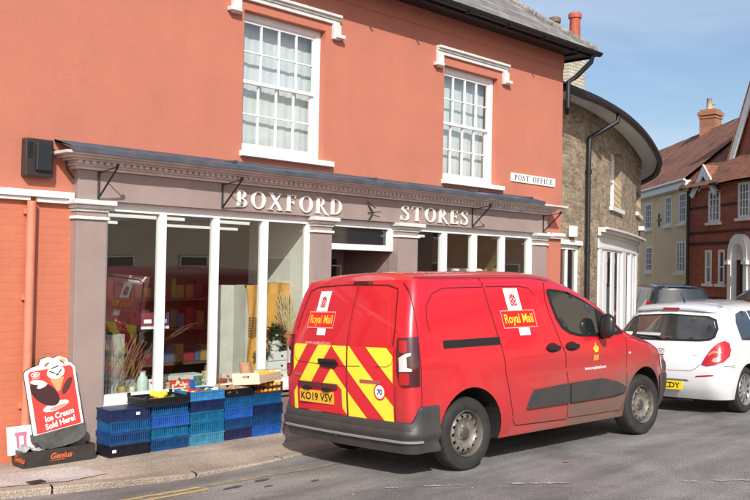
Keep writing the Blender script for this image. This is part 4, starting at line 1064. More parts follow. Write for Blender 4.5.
red = paint('red_van_paint', (.56, .008, .020), (.15, .088, .066), .20, 1.10, 1.5)
grey_pl = mat('grey_bumper_plastic', (.032, .035, .04), .5, nscale=4, namt=.4, col2=(.06, .052, .045))
steel = mat('dusty_steel_rim', (.27, .25, .225), .45, metal=.4, nscale=10, namt=.2, col2=(.15, .125, .10))
seam_m = mat('panel_gap', (.05, .004, .007), .7)
lamp_r = mat('red_lamp_lens', (.42, .008, .012), .12, coat=1); lamp_w = mat('clear_lamp_lens', (.62, .62, .6), .15, coat=1); lamp_k = mat('dark_lamp_lens', (.06, .008, .01), .1, coat=1)
yel = mat('reflective_yellow', (.80, .74, .05), .45); red_s = mat('reflective_red', (.62, .02, .035), .45); oran = mat('plate_yellow', (.78, .42, .03), .4); whs = mat('white_sticker', (.85, .85, .84), .4); gold = mat('yellow_lettering', (.86, .52, .05), .4)
txk = mat('plate_black', (.012, .012, .012), .5)

van = thing('delivery_van', 'bright red postal delivery van with yellow and red chevrons on its rear doors', 'van', (6.37, -2.30, -.161), (rad(-2.47), 0, rad(-4.59)), local=True)
van.rotation_euler = (Matrix.Rotation(rad(-4.59), 3, 'Z') @ Matrix.Rotation(rad(-.64), 3, 'Y') @ Matrix.Rotation(rad(-2.47), 3, 'X')).to_euler()
AR = .40
V_ = Shape(xr=[(.2, -.60), (.30, -.66), (.45, -.72), (.8, -.73), (1.05, -.725), (1.25, -.695), (1.45, -.640), (1.60, -.590), (1.70, -.55)],
           hwz=[(.2, .835), (.32, .875), (.5, .905), (.72, .915), (.95, .915), (1.08, .90), (1.3, .865), (1.5, .825), (1.70, .78), (1.76, .75)],
           ze=[(-.6, 1.70), (-.4, 1.725), (1.0, 1.73), (1.35, 1.69), (1.65, 1.60), (2.0, 1.45), (2.25, 1.29), (2.45, 1.15), (2.7, 1.06), (3.0, .99), (3.3, .89), (3.5, .80)],
           zc=[(-.55, 1.70), (-.51, 1.742), (-.43, 1.772), (-.1, 1.79), (.9, 1.795), (1.4, 1.775), (1.75, 1.69), (2.2, 1.46), (2.6, 1.20), (2.75, 1.12), (3.1, 1.07), (3.4, .96), (3.5, .89), (3.62, .80)],
           taper=[(1.9, 0), (2.5, .012), (2.9, .05), (3.2, .12), (3.4, .21)],
           xf=[(.2, 3.52), (.5, 3.60), (.7, 3.60), (.80, 3.56)], rc=.10, fc=.16, zt_r=1.70, zt_f=.80, sill=.24,
           arches=[(0, .335, .405), (2.76, .335, .405)], bow=.035, p=3.4, crease=1, topr=.09)
V_.body('body', red, van)
V_.wells(van, mat('black_underbody', (.012, .011, .010), .9))
for x in (0, 2.76):
    for sg in (-1, 1): wheel(van, x, sg*.868, .325, .20, steel, 'steel', rr=.205, sg=sg)
S1 = lambda u, v, d: V_.side(u, v, d, -1)
S2 = lambda u, v, d: V_.side(u, v, d, 1)
RR = lambda u, v, d: V_.rear(u, v, d)
# bumper wrapped round the back
def wrap_path(sh, xside, zref, y_side=None):
    pts = []; xa = sh.xr(zref)+sh.rc; Y = sh.hw(xa, zref)
    k = max(1, int((xside-xa)/.06))
    for i in range(k): x = xside-(xside-xa)*i/k; pts.append((x, -sh.hw(x, zref), 0, -1))
    for i in range(9): a = PI/2*i/8; pts.append((xa-sh.rc*sin(a), -(Y-sh.rc*(1-cos(a))), -sin(a), -cos(a)))
    for i in range(1, 20): y = -(Y-sh.rc)*(1-i/10); yy = (Y-sh.rc); pts.append((sh.xr(zref)-sh.bow*(1-(y/yy)**2), y, -1, 0))
    m = [(x, -y, nx, -ny) for x, y, nx, ny in pts[:k+9]][::-1]
    return pts+m
bp = wrap_path(V_, -.405, .5)
rows = []; n = len(bp)
for i, (x, y, nx, ny) in enumerate(bp):
    side = abs(y) > .80; e = ss(-.63, -.42, x) if side else 0
    tz = .49+.13*ss(-.70, -.62, x) if x > -.74 and abs(y) > .7 else .49
    out = .045*(1-.75*e)
    pr2 = [(.0, tz+.004), (out*.55, tz), (out*.75, tz-.012), (out*.8, tz-.06), (out, .43), (out+.012, .41), (out+.012, .375), (out-.005, .35), (out-.02, .31), (.012, .26), (.006, .232), (-.1, .23)]
    rows.append([(x+nx*o, y+ny*o, z) for o, z in pr2])
g = MB(); g.grid(rows); g.add(rows[0], [tuple(range(11))]); g.add(rows[-1], [tuple(range(11))]); bmp = g.build('rear_bumper', grey_pl, van, smooth=True, autos=35)
g = MB(); rows = [[(x+nx*o, y+ny*o, z) for o, z in ((.036, .345), (.052, .340), (.05, .325), (.03, .322))] for x, y, nx, ny in bp if x < -.6]
g.grid(rows); g.build('lower_strip', mat('satin_bumper_strip', (.25, .25, .25), .4), bmp, smooth=True, autos=40)
g = MB(); g.tube([(-.78, .02, .345), (-.79, .02, .30)], .014, 8); g.build('tow_eye', grey_pl, bmp)
# tail lamps
for sg in (-1, 1):
    L = lambda u, v, d, sg=sg: V_.rear(sg*u, v, d)
    t_ = thing_part('tail_lamp', van)
    Yq = V_.Yr(1.0)
    for nm, poly, m_, d_ in (('lamp_housing', [(.765, 1.20), (.91, 1.215), (.915, .80), (.80, .79), (.765, .84), (.745, .93)], lamp_k, .012),
                             ('red_lens', rrect(.775, .81, .842, .91, .015), lamp_r, .016), ('clear_lens', [(.775, .92), (.775, 1.035), (.83, 1.075), (.858, 1.08), (.858, 1.06), (.83, 1.04), (.83, .955), (.858, .945), (.858, .925)], lamp_w, .016),
                             ('red_lens', rrect(.785, 1.08, .838, 1.185, .015), lamp_r, .0155)):
        # u in metres round the corner, mapped by arc length
        def LL(u, v, d, d_=d_, sg=sg):
            Y = V_.Yr(v); off_ = u-Yq
            if off_ <= 0: return V_.rear(sg*(Y+off_), v, d+d_)
            a = off_/V_.rc
            xa = V_.xr(v)+V_.rc
            if a < PI/2: return (xa-(V_.rc+d+d_)*cos(a), sg*(Y+(V_.rc+d+d_)*sin(a)), v)
            return (xa+(off_-V_.rc*PI/2), sg*(Y+V_.rc+d+d_), v)
        sc_ = lambda P: [((Yq-.045)+(u-.755)*1.32, v) for u, v in P]
        g = MB(); g.reg([(sc_(poly), [])], LL, grid=.03, sub=.03, thick=d_+.002); g.build(nm, m_, t_, smooth=True, autos=35)
# chevrons on the rear doors
def clipc(poly, region_):
    out = poly
    for i in range(len(region_)):
        a = Vector(region_[i]); b = Vector(region_[(i+1) % len(region_)]); e = b-a; res = []
        for j in range(len(out)):
            p = Vector(out[j]); q = Vector(out[(j+1) % len(out)]); dp = e.cross(p-a); dq = e.cross(q-a)
            if dp >= 0: res.append(tuple(p))
            if dp*dq < 0: res.append(tuple(p.lerp(q, dp/(dp-dq))))
        out = res
        if len(out) < 3: return []
    return out
doors = ((-.715, -.128), (-.112, .735))
def door_poly(a, b): return [(a, .475), (b, .475), (b, 1.115), (a, 1.115)]
chev = thing_part('chevron_marking', van)
for (a, b) in doors:
    g = MB(); g.reg([(door_poly(a, b), [])], lambda u, v, d: RR(u, v, .003+d), grid=.05, sub=.06); g.build('red_film', red_s, chev)
YC = .11
for sg in (-1, 1):
    per, h, sl = (.48, .26, .88) if sg < 0 else (.39, .205, 1.12)
    for k in range(-2, 4):
        z1 = 1.115+(k*per+h)*sl; z0 = 1.115+k*per*sl
        P = [(YC, z0), (YC, z1), (YC+sg*1.2, z1-1.2*sl), (YC+sg*1.2, z0-1.2*sl)]
        if sum(P[i][0]*P[(i+1) % 4][1]-P[(i+1) % 4][0]*P[i][1] for i in range(4)) < 0: P = P[::-1]
        for (a, b) in doors:
            rg_ = door_poly(a+.004, b-.004)
            rg_ = clipc(rg_, [(-2, -2), (YC-.0005, -2), (YC-.0005, 3), (-2, 3)] if sg < 0 else [(YC+.0005, -2), (2, -2), (2, 3), (YC+.0005, 3)])
            if len(rg_) < 3: continue
            Q = clipc(P, rg_)
            if len(Q) >= 3:
                g = MB(); g.reg([(Q, [])], lambda u, v, d: RR(u, v, .007+d), grid=.05, sub=.05); g.build('yellow_stripe', yel, chev)
# rear doors details
g = MB()
seamline(g, RR, [(-.12, .48), (-.12, 1.655)], .008, .010)
seamline(g, RR, [(-.735, .5), (-.74, .8)], .005, .010)
seamline(g, RR, [(-.70, 1.13), (-.70, 1.28), (-.655, 1.52), (-.63, 1.62), (-.5, 1.655), (0, 1.668), (.5, 1.655), (.63, 1.62), (.66, 1.52), (.72, 1.25)], .012, .002)
seamline(g, RR, [(.735, 1.1), (.70, .98), (.66, .95), (.05, .93), (-.3, .945)], .004, .010)
seamline(g, RR, [(-.735, 1.1), (-.70, .98), (-.64, .955), (-.5, .95)], .004, .010)
g.build('door_gap', seam_m, van, recalc=False)
g = MB(); seamline(g, RR, [(.70, 1.12), (.665, 1.2), (.62, 1.45)], .012, .002); g.build('door_swage_highlight', mat('red_highlight', (.80, .03, .05), .2, coat=1), van, recalc=False); g = MB(); seamline(g, RR, [(-.655, 1.15), (-.62, 1.32), (-.57, 1.5)], .01, .002); g.build('door_swage_highlight', mat('red_highlight', (.80, .03, .05), .2, coat=1), van, recalc=False)  # lighter red strips: highlights along the rear door creases, put in as colour
g = MB(); g.reg([(rrect(-.29, .0, -.03, .03, .01), [])], lambda u, v, d: RR(u, v+1.668, .006+d), thick=.006, sub=.05); g.build('high_brake_lamp', lamp_k, van)
g = MB(); g.reg([([(.0, .95), (.05, .985), (.25, .985), (.30, .95), (.25, .915), (.06, .905)], [])], lambda u, v, d: RR(u, v, .016+d), sub=.05, thick=.013); g.reg([(rrect(.02, .96, .28, .99, .01), [])], lambda u, v, d: RR(u, v, .035+d), sub=.05, thick=.018); g.build('door_handle', black, van, bevel=.003)
g = MB(); g.reg([([(.07-.12+.0, .59-.09), (.66, .50), (.66, .745), (.60, .765), (0.02, .765), (-.045, .72)], [])], lambda u, v, d: RR(u, v, .013+d), sub=.05, grid=.05, thick=.01); pr_o = g.build('plate_recess', red_s, van)
g = MB(); g.reg([(rrect(.01, .715, .63, .765, .015), [])], lambda u, v, d: RR(u, v, .028+d), sub=.06, thick=.022); g.build('plate_lamp_bar', mat('maroon_plastic', (.10, .02, .025), .5), van, bevel=.006)
for yy in (.16, .47):
    g = MB(); g.reg([(rrect(yy-.055, .69, yy+.055, .725, .015), [])], lambda u, v, d: RR(u, v, .04+d), sub=.06, thick=.03); g.build('plate_lamp', black, van, bevel=.004)
PL = lambda u, v, d: (V_.rear(0, .63)[0]-.018-d, .325-u, .632+v)
g = MB(); g.reg([(rrect(-.26, -.056, .26, .056, .008), [])], PL, thick=.006); plt = g.build('number_plate', oran, van)
g = MB(); put_text(g, 'KO19 VSV', PL, 0, -.034, .098, d=.0015, bold=.002, align='CENTER', xs=1.12); g.build('plate_text', txk, plt)
g = MB(); g.reg([(rrect(.60, .81, .70, .84, .004), [])], lambda u, v, d: RR(u, v, .011+d), sub=.06, thick=.004); g.build('badge', mat('dull_red_badge', (.38, .10, .08), .4), van)
g = MB(); g.reg([(rrect(-.56, .80, -.3, .83, .004), [])], lambda u, v, d: RR(u, v, .011+d), sub=.06, thick=.004)
g.build('badge', mat('dull_red_badge', (.38, .10, .08), .4), van)
CC = lambda u, v, d: RR(-.555-u, .735+v, .011+d)
g = MB(); g.reg([(circ(0, 0, .072, 28), [circ(0, 0, .058, 28)])], CC, thick=.002); spd = g.build('speed_sticker', red_s, van)
g = MB(); g.reg([(circ(0, 0, .058, 28), [])], CC, thick=.002); g.build('sticker_face', whs, spd)
g = MB(); put_text(g, '70', CC, 0, -.022, .062, d=.0015, bold=.002, align='CENTER'); g.build('sticker_text', txk, spd)
# emblem and name on door / side
def livery(fn, parent, s=1.0, web=True, shear=0):
    """fn(u,v,d): u to the right, v up, centred on the name box"""
    t_ = thing_part('livery_marking', parent)
    g = MB(); w, h = .215*s, .078*s
    g.reg([(rect(-w, -h, w, h), [rect(-w+.007, -h+.007, w-.007, h-.007)])], fn, sub=.08); g.build('name_border', mat('pink_border', (.85, .42, .36), .5), t_, recalc=False)
    g = MB(); g.reg([(rect(-w+.0075, -h+.0075, w-.0075, h-.0075), [])], fn, sub=.08); g.build('name_panel', mat('bright_red_panel', (.74, .015, .01), .4), t_, recalc=False)
    g = MB(); put_text(g, 'Royal Mail', lambda u, v, d: fn(u, v, d), 0, -.032*s, .112*s, d=.0012, bold=.0022*s, align='CENTER', xs=.80*1.0); g.build('name_text', gold, t_, recalc=False)
    g = MB(); g.reg([([(-.11*s, h+.002), (.07*s, h+.002), (.07*s, h+.195*s), (-.11*s, h+.195*s)], [])], fn, sub=.08); g.build('stamp_panel', whs, t_, recalc=False)
    cx, cy = -.02*s, h+.09*s; P = []
    for k in range(4):
        a = PI/4+k*PI/2; P.append((circ(cx+.028*s*cos(a), cy-.012*s+.028*s*sin(a), .022*s, 12), [circ(cx+.028*s*cos(a), cy-.012*s+.028*s*sin(a), .009*s, 10)]))
    P.append((rect(cx-.026*s, cy-.052*s, cx-.018*s, cy-.03*s), [])); P.append((rect(cx+.018*s, cy-.052*s, cx+.026*s, cy-.03*s), []))
    P.append(([(cx-.03*s, cy+.028*s), (cx+.03*s, cy+.028*s), (cx+.038*s, cy+.052*s), (cx+.018*s, cy+.04*s), (cx, cy+.062*s), (cx-.018*s, cy+.04*s), (cx-.038*s, cy+.052*s)], []))
    g = MB(); g.reg(P, lambda u, v, d: fn(u, v, d+.0012)); g.build('stamp_emblem', mat('emblem_red', (.55, .03, .04), .5), t_, recalc=False)
    g = MB(); g.reg([(rect(-.035*s, -h-.068*s, .105*s, -h-.002), [])], fn, sub=.08); g.build('white_panel', whs, t_, recalc=False)
    if web:
        g = MB(); put_text(g, 'www.royalmail.com', fn, 0, -h-.155*s, .052*s, d=.0005, align='CENTER'); g.build('web_text', mat('pale_pink_text', (.85, .5, .45), .5), t_, recalc=False)
    return t_
livery(lambda u, v, d: RR(.335-u, 1.345+v, .0035+d), van, .98)
livery(lambda u, v, d: S1(.735+u-v*.12, 1.32+v*.95, .0035+d), van, 1.12, web=False)
# side details, traced on the side plane
side = MB()
seamline(side, S1, [(.30, 1.71), (.345, 1.45), (.40, 1.20), (.435, 1.08), (.47, .85), (.53, .60), (.585, .38), (.63, .33), (1.40, .31)], .010)
seamline(side, S1, [(1.21, 1.70), (1.17, 1.5), (1.20, 1.35), (1.27, 1.16), (1.36, .95), (1.39, .7), (1.40, .33)], .010)
seamline(side, S1, [(1.41, .32), (2.30, .31), (2.36, .40), (2.40, .75), (2.42, 1.0), (2.44, 1.13)], .007)
seamline(side, S1, [(-.57, 1.68), (-.59, 1.45), (-.60, 1.2), (-.60, .8), (-.60, .62)], .007)
seamline(side, S1, [(.30, 1.625), (.05, 1.625), (-.22, 1.62), (-.36, 1.57), (-.45, 1.47), (-.47, 1.35), (-.45, 1.25)], .008)
seamline(side, S1, [(.35, 1.63), (.8, 1.63), (.95, 1.61), (1.02, 1.54)], .008)
seamline(side, S1, [(-.5, 1.715), (0, 1.715), (1.0, 1.715), (1.3, 1.68)], .006)
seamline(side, S1, [(2.50, 1.07), (2.9, 1.0), (3.2, .90), (3.3, .8)], .006)
side.build('panel_gap', seam_m, van, recalc=False)
g = MB(); seamline(g, S1, [(1.02, 1.53), (1.09, 1.35), (1.12, 1.20)], .012, .002); g.build('panel_swage_highlight', mat('red_highlight', (.8, .03, .05), .2), van, recalc=False)  # brighter red strip paints the light caught on this panel edge
g = MB(); g.reg([(rrect(-.31, 1.095, .425, 1.165, .008), [])], lambda u, v, d: S1(u, v, .004+d), sub=.08, thick=.004); g.build('sliding_door_rail', black, van)
for P in ([(.76, .475), (.80, .56), (.86, .645), (1.385, .665), (1.385, .475)], [(1.415, .475), (1.415, .665), (1.95, .675), (2.2, .62), (2.34, .555), (2.32, .50), (2.1, .478)]):
    g = MB(); g.reg([(P, [])], lambda u, v, d: S1(u, v, .028+d), sub=.08, thick=.028, grid=.1); g.build('side_moulding', grey_pl, van, bevel=.006)
for hx, lab in ((1.17, 0), (1.47, 0)):
    t_ = MB(); t_.reg([(circ(hx, 1.025, .095, 20, .048), [])], lambda u, v, d: S1(u, v, .0015+d)); h_ = t_.build('door_handle', mat('handle_recess', (.06, .004, .008), .5), van, recalc=False)
    g = MB(); g.reg([(rrect(hx-.095, 1.005, hx+.095, 1.045, .018), [])], lambda u, v, d: S1(u, v, .03+d), sub=.05, thick=.02); g.build('grip', black, h_, bevel=.006)
winp = [(1.215, 1.575), (1.235, 1.45), (1.285, 1.30), (1.36, 1.20), (1.47, 1.145), (1.62, 1.115), (1.95, 1.10), (2.28, 1.105), (2.40, 1.12), (2.22, 1.245), (2.0, 1.375), (1.74, 1.50), (1.55, 1.565), (1.4, 1.59), (1.25, 1.60)]
g = MB(); g.reg([(winp, [])], lambda u, v, d: S1(u, v, .003+d), grid=.08, sub=.06, thick=.003); w_o = g.build('side_window', black, van, smooth=True, autos=30)
inner = [(1.245, 1.57), (1.265, 1.455), (1.31, 1.315), (1.38, 1.225), (1.49, 1.17), (1.63, 1.14), (1.93, 1.128), (1.93, 1.395), (1.73, 1.475), (1.54, 1.54), (1.4, 1.562)]
g = MB(); g.reg([(inner, [])], lambda u, v, d: S1(u, v, .006+d), grid=.08, sub=.06); g.build('pane', mat('van_glass', (.014, .017, .017), .03, spec=1.0, coat=1), w_o, smooth=True, recalc=False)
g = MB(); g.reg([([(1.97, 1.13), (2.24, 1.13), (2.3, 1.15), (2.15, 1.25), (1.97, 1.35)], [])], lambda u, v, d: S1(u, v, .006+d), grid=.08, sub=.06); g.build('quarter_pane', glass_dk, w_o, smooth=True, recalc=False)
for (P, nm) in ((winp, 'side_window'),):
    g = MB(); g.reg([(P, [])], lambda u, v, d: S2(u, v, .003+d), grid=.08, sub=.06, thick=.003); g.build(nm, glass_dk, van, smooth=True)
g = MB(); g.reg([([(-.62, 1.15), (-.70, 1.2), (-.62, 1.63), (.62, 1.63), (.70, 1.2), (.62, 1.15)], [])], lambda u, v, d: V_.ws(u, v, .006+d, 1.5, 3.0), grid=.15, sub=.08); g.build('windscreen', glass_dk, van, smooth=True)
# mirror
for sg in (-1, 1):
    g = MB(); c = Vector((1.93, sg*1.01, 1.21)); rows = []
    for i in range(9):
        t = -1+2*i/8; k_ = max(.12, 1-abs(t)**4.5)**.5; rows.append([(c.x+.05*k_*cos(a)*(1.0)+.01*t, c.y+sg*.0+.095*k_*sin(a)*.9, c.z+.125*t) for a in [2*PI*j/16 for j in range(16)]])
    g.grid(rows, closed=True); g.add(rows[0], [tuple(range(16))]); g.add(rows[-1], [tuple(range(16))])
    mi = g.build('door_mirror', mat('mirror_plastic', (.02, .016, .018), .3), van, smooth=True, autos=60)
    g = MB(); g.tube([(2.02, sg*.86, 1.10), (1.95, sg*.97, 1.12)], [.04, .035], 10); g.build('mirror_arm', black, mi, smooth=True)
# gold cypher and address on the cab door
GD = lambda u, v, d: S1(1.86+u, .90+v, .003+d)
P = [(circ(0, .09, .030, 14), [circ(0, .09, .016, 12)]), (rect(-.006, .118, .006, .145), []), (rect(-.03, .045, .03, .06), []), (circ(-.024, .083, .022, 12), [circ(-.024, .083, .010, 10)]), (circ(.024, .083, .022, 12), [circ(.024, .083, .010, 10)])]
g = MB(); g.reg(P, GD); cyp = g.build('crown_emblem', gold, van, recalc=False)
g = MB(); put_text(g, 'EIIR', GD, 0, -.035, .075, align='CENTER', xs=.72, bold=.0015); g.build('emblem_text', gold, cyp, recalc=False); g = MB(); put_text(g, 'www.royalmail.com', GD, 0, -.125, .045, d=.001, align='CENTER', bold=.001); g.build('web_text', mat('pale_lettering', (.85, .7, .66), .5), van, recalc=False)
g = MB(); put_text(g, '0450127', lambda u, v, d: (V_.top(-.43+v*.5, -.42-u)[0]-.003, -.42-u, V_.top(-.43+v*.5, -.42-u)[2]+.003), -.02, -.05, .07, align='CENTER', bold=.002); g.build('fleet_number', gold, van, recalc=False)
g = MB(); g.reg([(circ(2.47, .905, .02, 12, .012), [])], lambda u, v, d: S1(u, v, .006+d), thick=.005); g.build('side_repeater', lamp_w, van)
g = MB(); g.tube([(.3, -.80, .255), (2.38, -.80, .255)], .02, 6); g.build('sill', black, van)
for sg in (-1, 1):
    g = MB(); g.reg([([(3.22, .86), (3.30, .80), (3.50, .74), (3.50, .64), (3.34, .64), (3.25, .72)], [])], lambda u, v, d: V_.side(u, v, .006+d, sg), grid=.06, sub=.05, thick=.006); g.build('headlight', mat('smoked_headlight', (.05, .045, .045), .1, coat=1), van)
g = MB(); rows = []
for i in range(13):
    z_ = .25+.37*i/12
    rows.append([V_.side(x, z_, .012*min(1, 6*(1-abs(2*i/12-1))), -1) for x in [3.165+.032*k for k in range(12)]])
g.grid(rows); g.build('front_bumper', grey_pl, van, smooth=True)
# ------------------------------------------------------------------ white hatchback
wp = mat('white_car_paint', (.66, .67, .685), .25, coat=1, nscale=2, namt=.02)
gap_w = mat('grey_panel_gap', (.10, .10, .11), .7)
alloy = mat('silver_alloy', (.45, .45, .46), .3, metal=.7)
hat = thing('hatchback_car', 'white five door hatchback with teardrop red tail lamps parked in front of the red van', 'car', (11.83, -2.53, -.155), (rad(-1.6), 0, rad(-1.5)), local=True)
H_ = Shape(xr=[(.2, -.60), (.30, -.68), (.45, -.73), (.62, -.72), (.75, -.66), (.92, -.60), (1.1, -.47), (1.25, -.355), (1.36, -.27), (1.40, -.24)],
           hwz=[(.2, .80), (.32, .83), (.5, .85), (.75, .853), (.92, .83), (1.05, .77), (1.2, .70), (1.38, .60), (1.42, .58)],
           ze=[(-.3, 1.36), (0, 1.375), (.8, 1.39), (1.2, 1.375), (1.5, 1.29), (1.8, 1.14), (2.0, 1.02), (2.3, .96), (2.6, .90), (3.0, .74)],
           zc=[(-.28, 1.38), (-.2, 1.41), (.2, 1.45), (.8, 1.47), (1.3, 1.44), (1.7, 1.27), (2.1, 1.06), (2.4, 1.0), (2.8, .92), (3.1, .75)],
           taper=[(1.8, 0), (2.4, .03), (2.8, .12), (3.05, .24)], xf=[(.2, 3.1), (.5, 3.2), (.74, 3.14)], rc=.24, fc=.2, zt_r=1.36, zt_f=.72, sill=.20,
           arches=[(0, .30, .345), (2.525, .30, .345)], bow=.05, p=3.0, bulge=.022, topr=.04)
H_.body('body', wp, hat)
H_.wells(hat, mat('black_underbody', (.012, .011, .010), .9))
for x in (0, 2.525):
    for sg in (-1, 1): wheel(hat, x, sg*.835, .30, .185, alloy, 'alloy', rr=.205, sg=sg)
HR = lambda u, v, d: H_.rear(u, v, d)
HS = lambda u, v, d: H_.side(u, v, d, -1)
def rr_(P): return P+[(-a, b) for a, b in P[::-1]]
gl = [(.0, .935), (.50, .94), (.63, .955), (.675, .99), (.665, 1.10), (.60, 1.22), (.5, 1.26), (0, 1.285)]
g = MB(); g.reg([(rr_(gl), [])], lambda u, v, d: HR(u, v, .004+d), grid=.08, sub=.07, thick=.004); rw = g.build('rear_window', black, hat, smooth=True, autos=30)
gi = [(.0, .96), (.5, .965), (.61, .98), (.645, 1.01), (.635, 1.10), (.575, 1.205), (.48, 1.24), (0, 1.265)]
g = MB(); g.reg([(rr_(gi), [])], lambda u, v, d: HR(u, v, .007+d), grid=.08, sub=.07); g.build('pane', mat('car_rear_glass', (.022, .026, .028), .05, spec=.9, coat=1, nscale=3.5, namt=.5, col2=(.07, .06, .045)), rw, smooth=True, recalc=False)
g = MB(); g.tube([HR(.0, .955, .02), HR(.08, .985, .03), HR(.42, 1.0, .028)], [.012, .009, .006], 6); g.build('wiper', black, rw)
g = MB(); g.reg([(rrect(.49, .99, .60, 1.03, .005), []), ], lambda u, v, d: HR(u, v, .0085+d)); g.build('tax_sticker', whs, rw, recalc=False)
g = MB(); g.reg([(rect(.05, .995, .42, 1.03), [])], lambda u, v, d: HR(u, v, .0085+d), sub=.08); g.build('parcel_shelf_edge', mat('pale_grey_card', (.45, .47, .46), .6), rw, recalc=False)
g = MB(); rows = []
for i in range(25):
    y = -.57+1.14*i/24; k_ = (y/.57)**2; xe = H_.xr(1.36)-.015-.05*(1-k_)-.05*math.sqrt(max(0, 1-k_**3)); zt_ = H_.top(H_.xr(1.36)+.12, y)[2]
    rows.append([(H_.xr(1.36)+.22, y, H_.top(H_.xr(1.36)+.22, y)[2]-.002), (H_.xr(1.36)+.12, y, zt_+.004), (xe+.05, y, 1.395-.035*k_), (xe, y, 1.365-.035*k_), (xe+.005, y, 1.34-.035*k_), (xe+.07, y, 1.325-.035*k_)])
g.grid(rows); sp_ = g.build('roof_spoiler', wp, hat, smooth=True, autos=60)
g = MB(); g.box(-.392, -.372, -.115, .115, 1.338, 1.366); g.build('high_brake_lamp', lamp_r, sp_, bevel=.004)
g = MB(); g.tube([(-.02, 0, 1.44), (-.06, 0, 1.50), (-.12, 0, 1.56)], [.014, .006, .004], 6); g.build('aerial', black, hat)
for sg in (-1, 1):
    t_ = thing_part('tail_lamp', hat)
    L_ = lambda u, v, d, sg=sg: H_.rear(sg*u, v, .008+d)
    P = [(.575, .655), (.60, .735), (.65, .83), (.72, .925), (.775, .955), (.815, .925), (.838, .84), (.842, .76), (.81, .69), (.74, .655), (.65, .64)]
    g = MB(); g.reg([(P, [])], L_, grid=.04, sub=.035, thick=.01); g.build('red_lens', lamp_r, t_, smooth=True, autos=40)
    g = MB(); g.reg([([(.69, .70), (.73, .685), (.77, .70), (.78, .735), (.74, .75), (.70, .735)], [])], lambda u, v, d: L_(u, v, d+.0025), sub=.03); g.build('clear_lens', mat('pinkish_clear_lens', (.42, .30, .30), .2, coat=1), t_, recalc=False)
    g = MB(); g.reg([([(.64, .76), (.69, .80), (.77, .80), (.77, .82), (.69, .83), (.64, .79)], [])], lambda u, v, d: L_(u, v, d+.0025), sub=.03); g.build('indicator_lens', mat('orange_lens', (.7, .2, .08), .2, coat=1), t_, recalc=False)
g = MB(); seamline(g, HR, [(-.56, .655), (-.50, .595), (-.44, .565), (0, .56), (.44, .565), (.50, .595), (.56, .655)], .007); seamline(g, HR, [(-.79, .965), (-.73, 1.0)], .006)
seamline(g, HS, [(-.35, .63), (-.42, .64)], .006); seamline(g, HS, [(-.34, .60), (-.50, .635), (-.6, .64)], .006)
seamline(g, HS, [(.33, .40), (.42, .62), (.44, .85), (.40, .93)], .007); seamline(g, HS, [(1.30, .30), (1.32, .9)], .007); seamline(g, HS, [(.38, .745), (.6, .74), (1.2, .72)], .008)
g.build('panel_gap', gap_w, hat, recalc=False)
for sg in (-1, 1):
    g = MB(); g.reg([([(sg*u, v) for u, v in ((.50, .49), (.72, .515), (.725, .535), (.52, .51))], [])], lambda u, v, d: HR(u, v, .006+d), sub=.05, thick=.006); g.build('rear_reflector', lamp_r, hat)
g = MB(); g.reg([([(-.42, .435), (-.40, .455), (.40, .455), (.42, .435)], [])], lambda u, v, d: HR(u, v, .004+d), sub=.08, thick=.004); g.build('plate_recess', gap_w, hat)
PH = lambda u, v, d: (H_.rear(0, .38)[0]-.018-d, -.08-u, .375+v)
g = MB(); g.reg([(rrect(-.26, -.056, .26, .056, .008), [])], PH, thick=.02); hp = g.build('number_plate', mat('plate_bright_yellow', (.85, .60, .02), .4), hat)
g = MB(); put_text(g, 'DY', PH, .155, -.034, .098, d=.0015, bold=.002, align='CENTER', xs=1.1); put_text(g, 'LB09 V', PH, -.09, -.034, .098, d=.0015, bold=.002, align='CENTER', xs=.85) if False else None
put_text(g, 'C', PH, .055, -.034, .098, d=.0015, bold=.002, align='CENTER', xs=1.1); g.build('plate_text', txk, hp, recalc=False)
EM = lambda u, v, d: HR(-u, .80+v, .006+d)
g = MB(); g.reg([(circ(0, 0, .058, 24, .036), [circ(0, 0, .050, 24, .029)]), (stroke([(-.025, -.022), (-.012, .022)], [.009, .009])), (stroke([(.012, -.022), (.025, .022)], [.009, .009])), (stroke([(-.02, .006), (.02, -.006)], [.009, .009]))], EM, thick=.004); g.build('badge', alloy, hat)
g = MB(); g.reg([([(-.06, -.055), (.06, -.055), (.05, -.038), (0, -.045), (-.05, -.038)], [])], EM, thick=.003); g.build('boot_handle', black, hat)
g = MB(); put_text(g, 'i20', lambda u, v, d: HR(-u, v, .003+d), .43, .735, .05, align='LEFT'); g.build('badge_text', gap_w, hat, recalc=False)
sw = [(-.08, .95), (.10, .94), (.42, .945), (.44, 1.31), (.30, 1.32), (.1, 1.28), (-.02, 1.17)]
g = MB(); g.reg([(sw, [])], lambda u, v, d: HS(u, v, .004+d), grid=.08, sub=.05, thick=.004); g.build('side_window', glass_dk, hat, smooth=True, autos=30)
g = MB(); g.reg([([(.48, .945), (1.22, .95), (1.22, 1.32), (.48, 1.32)], [])], lambda u, v, d: HS(u, v, .004+d), grid=.08, sub=.05, thick=.004); g.build('side_window', glass_dk, hat, smooth=True, autos=30)
g = MB(); g.reg([([(1.28, .955), (2.0, .99), (1.85, 1.08), (1.6, 1.20), (1.4, 1.29), (1.28, 1.32)], [])], lambda u, v, d: HS(u, v, .004+d), grid=.08, sub=.05, thick=.004); g.build('side_window', glass_dk, hat, smooth=True, autos=30)
g = MB(); g.reg([(rrect(.52, .80, .70, .825, .01), [])], lambda u, v, d: HS(u, v, .025+d), sub=.05, thick=.015); g.build('door_handle', wp, hat)
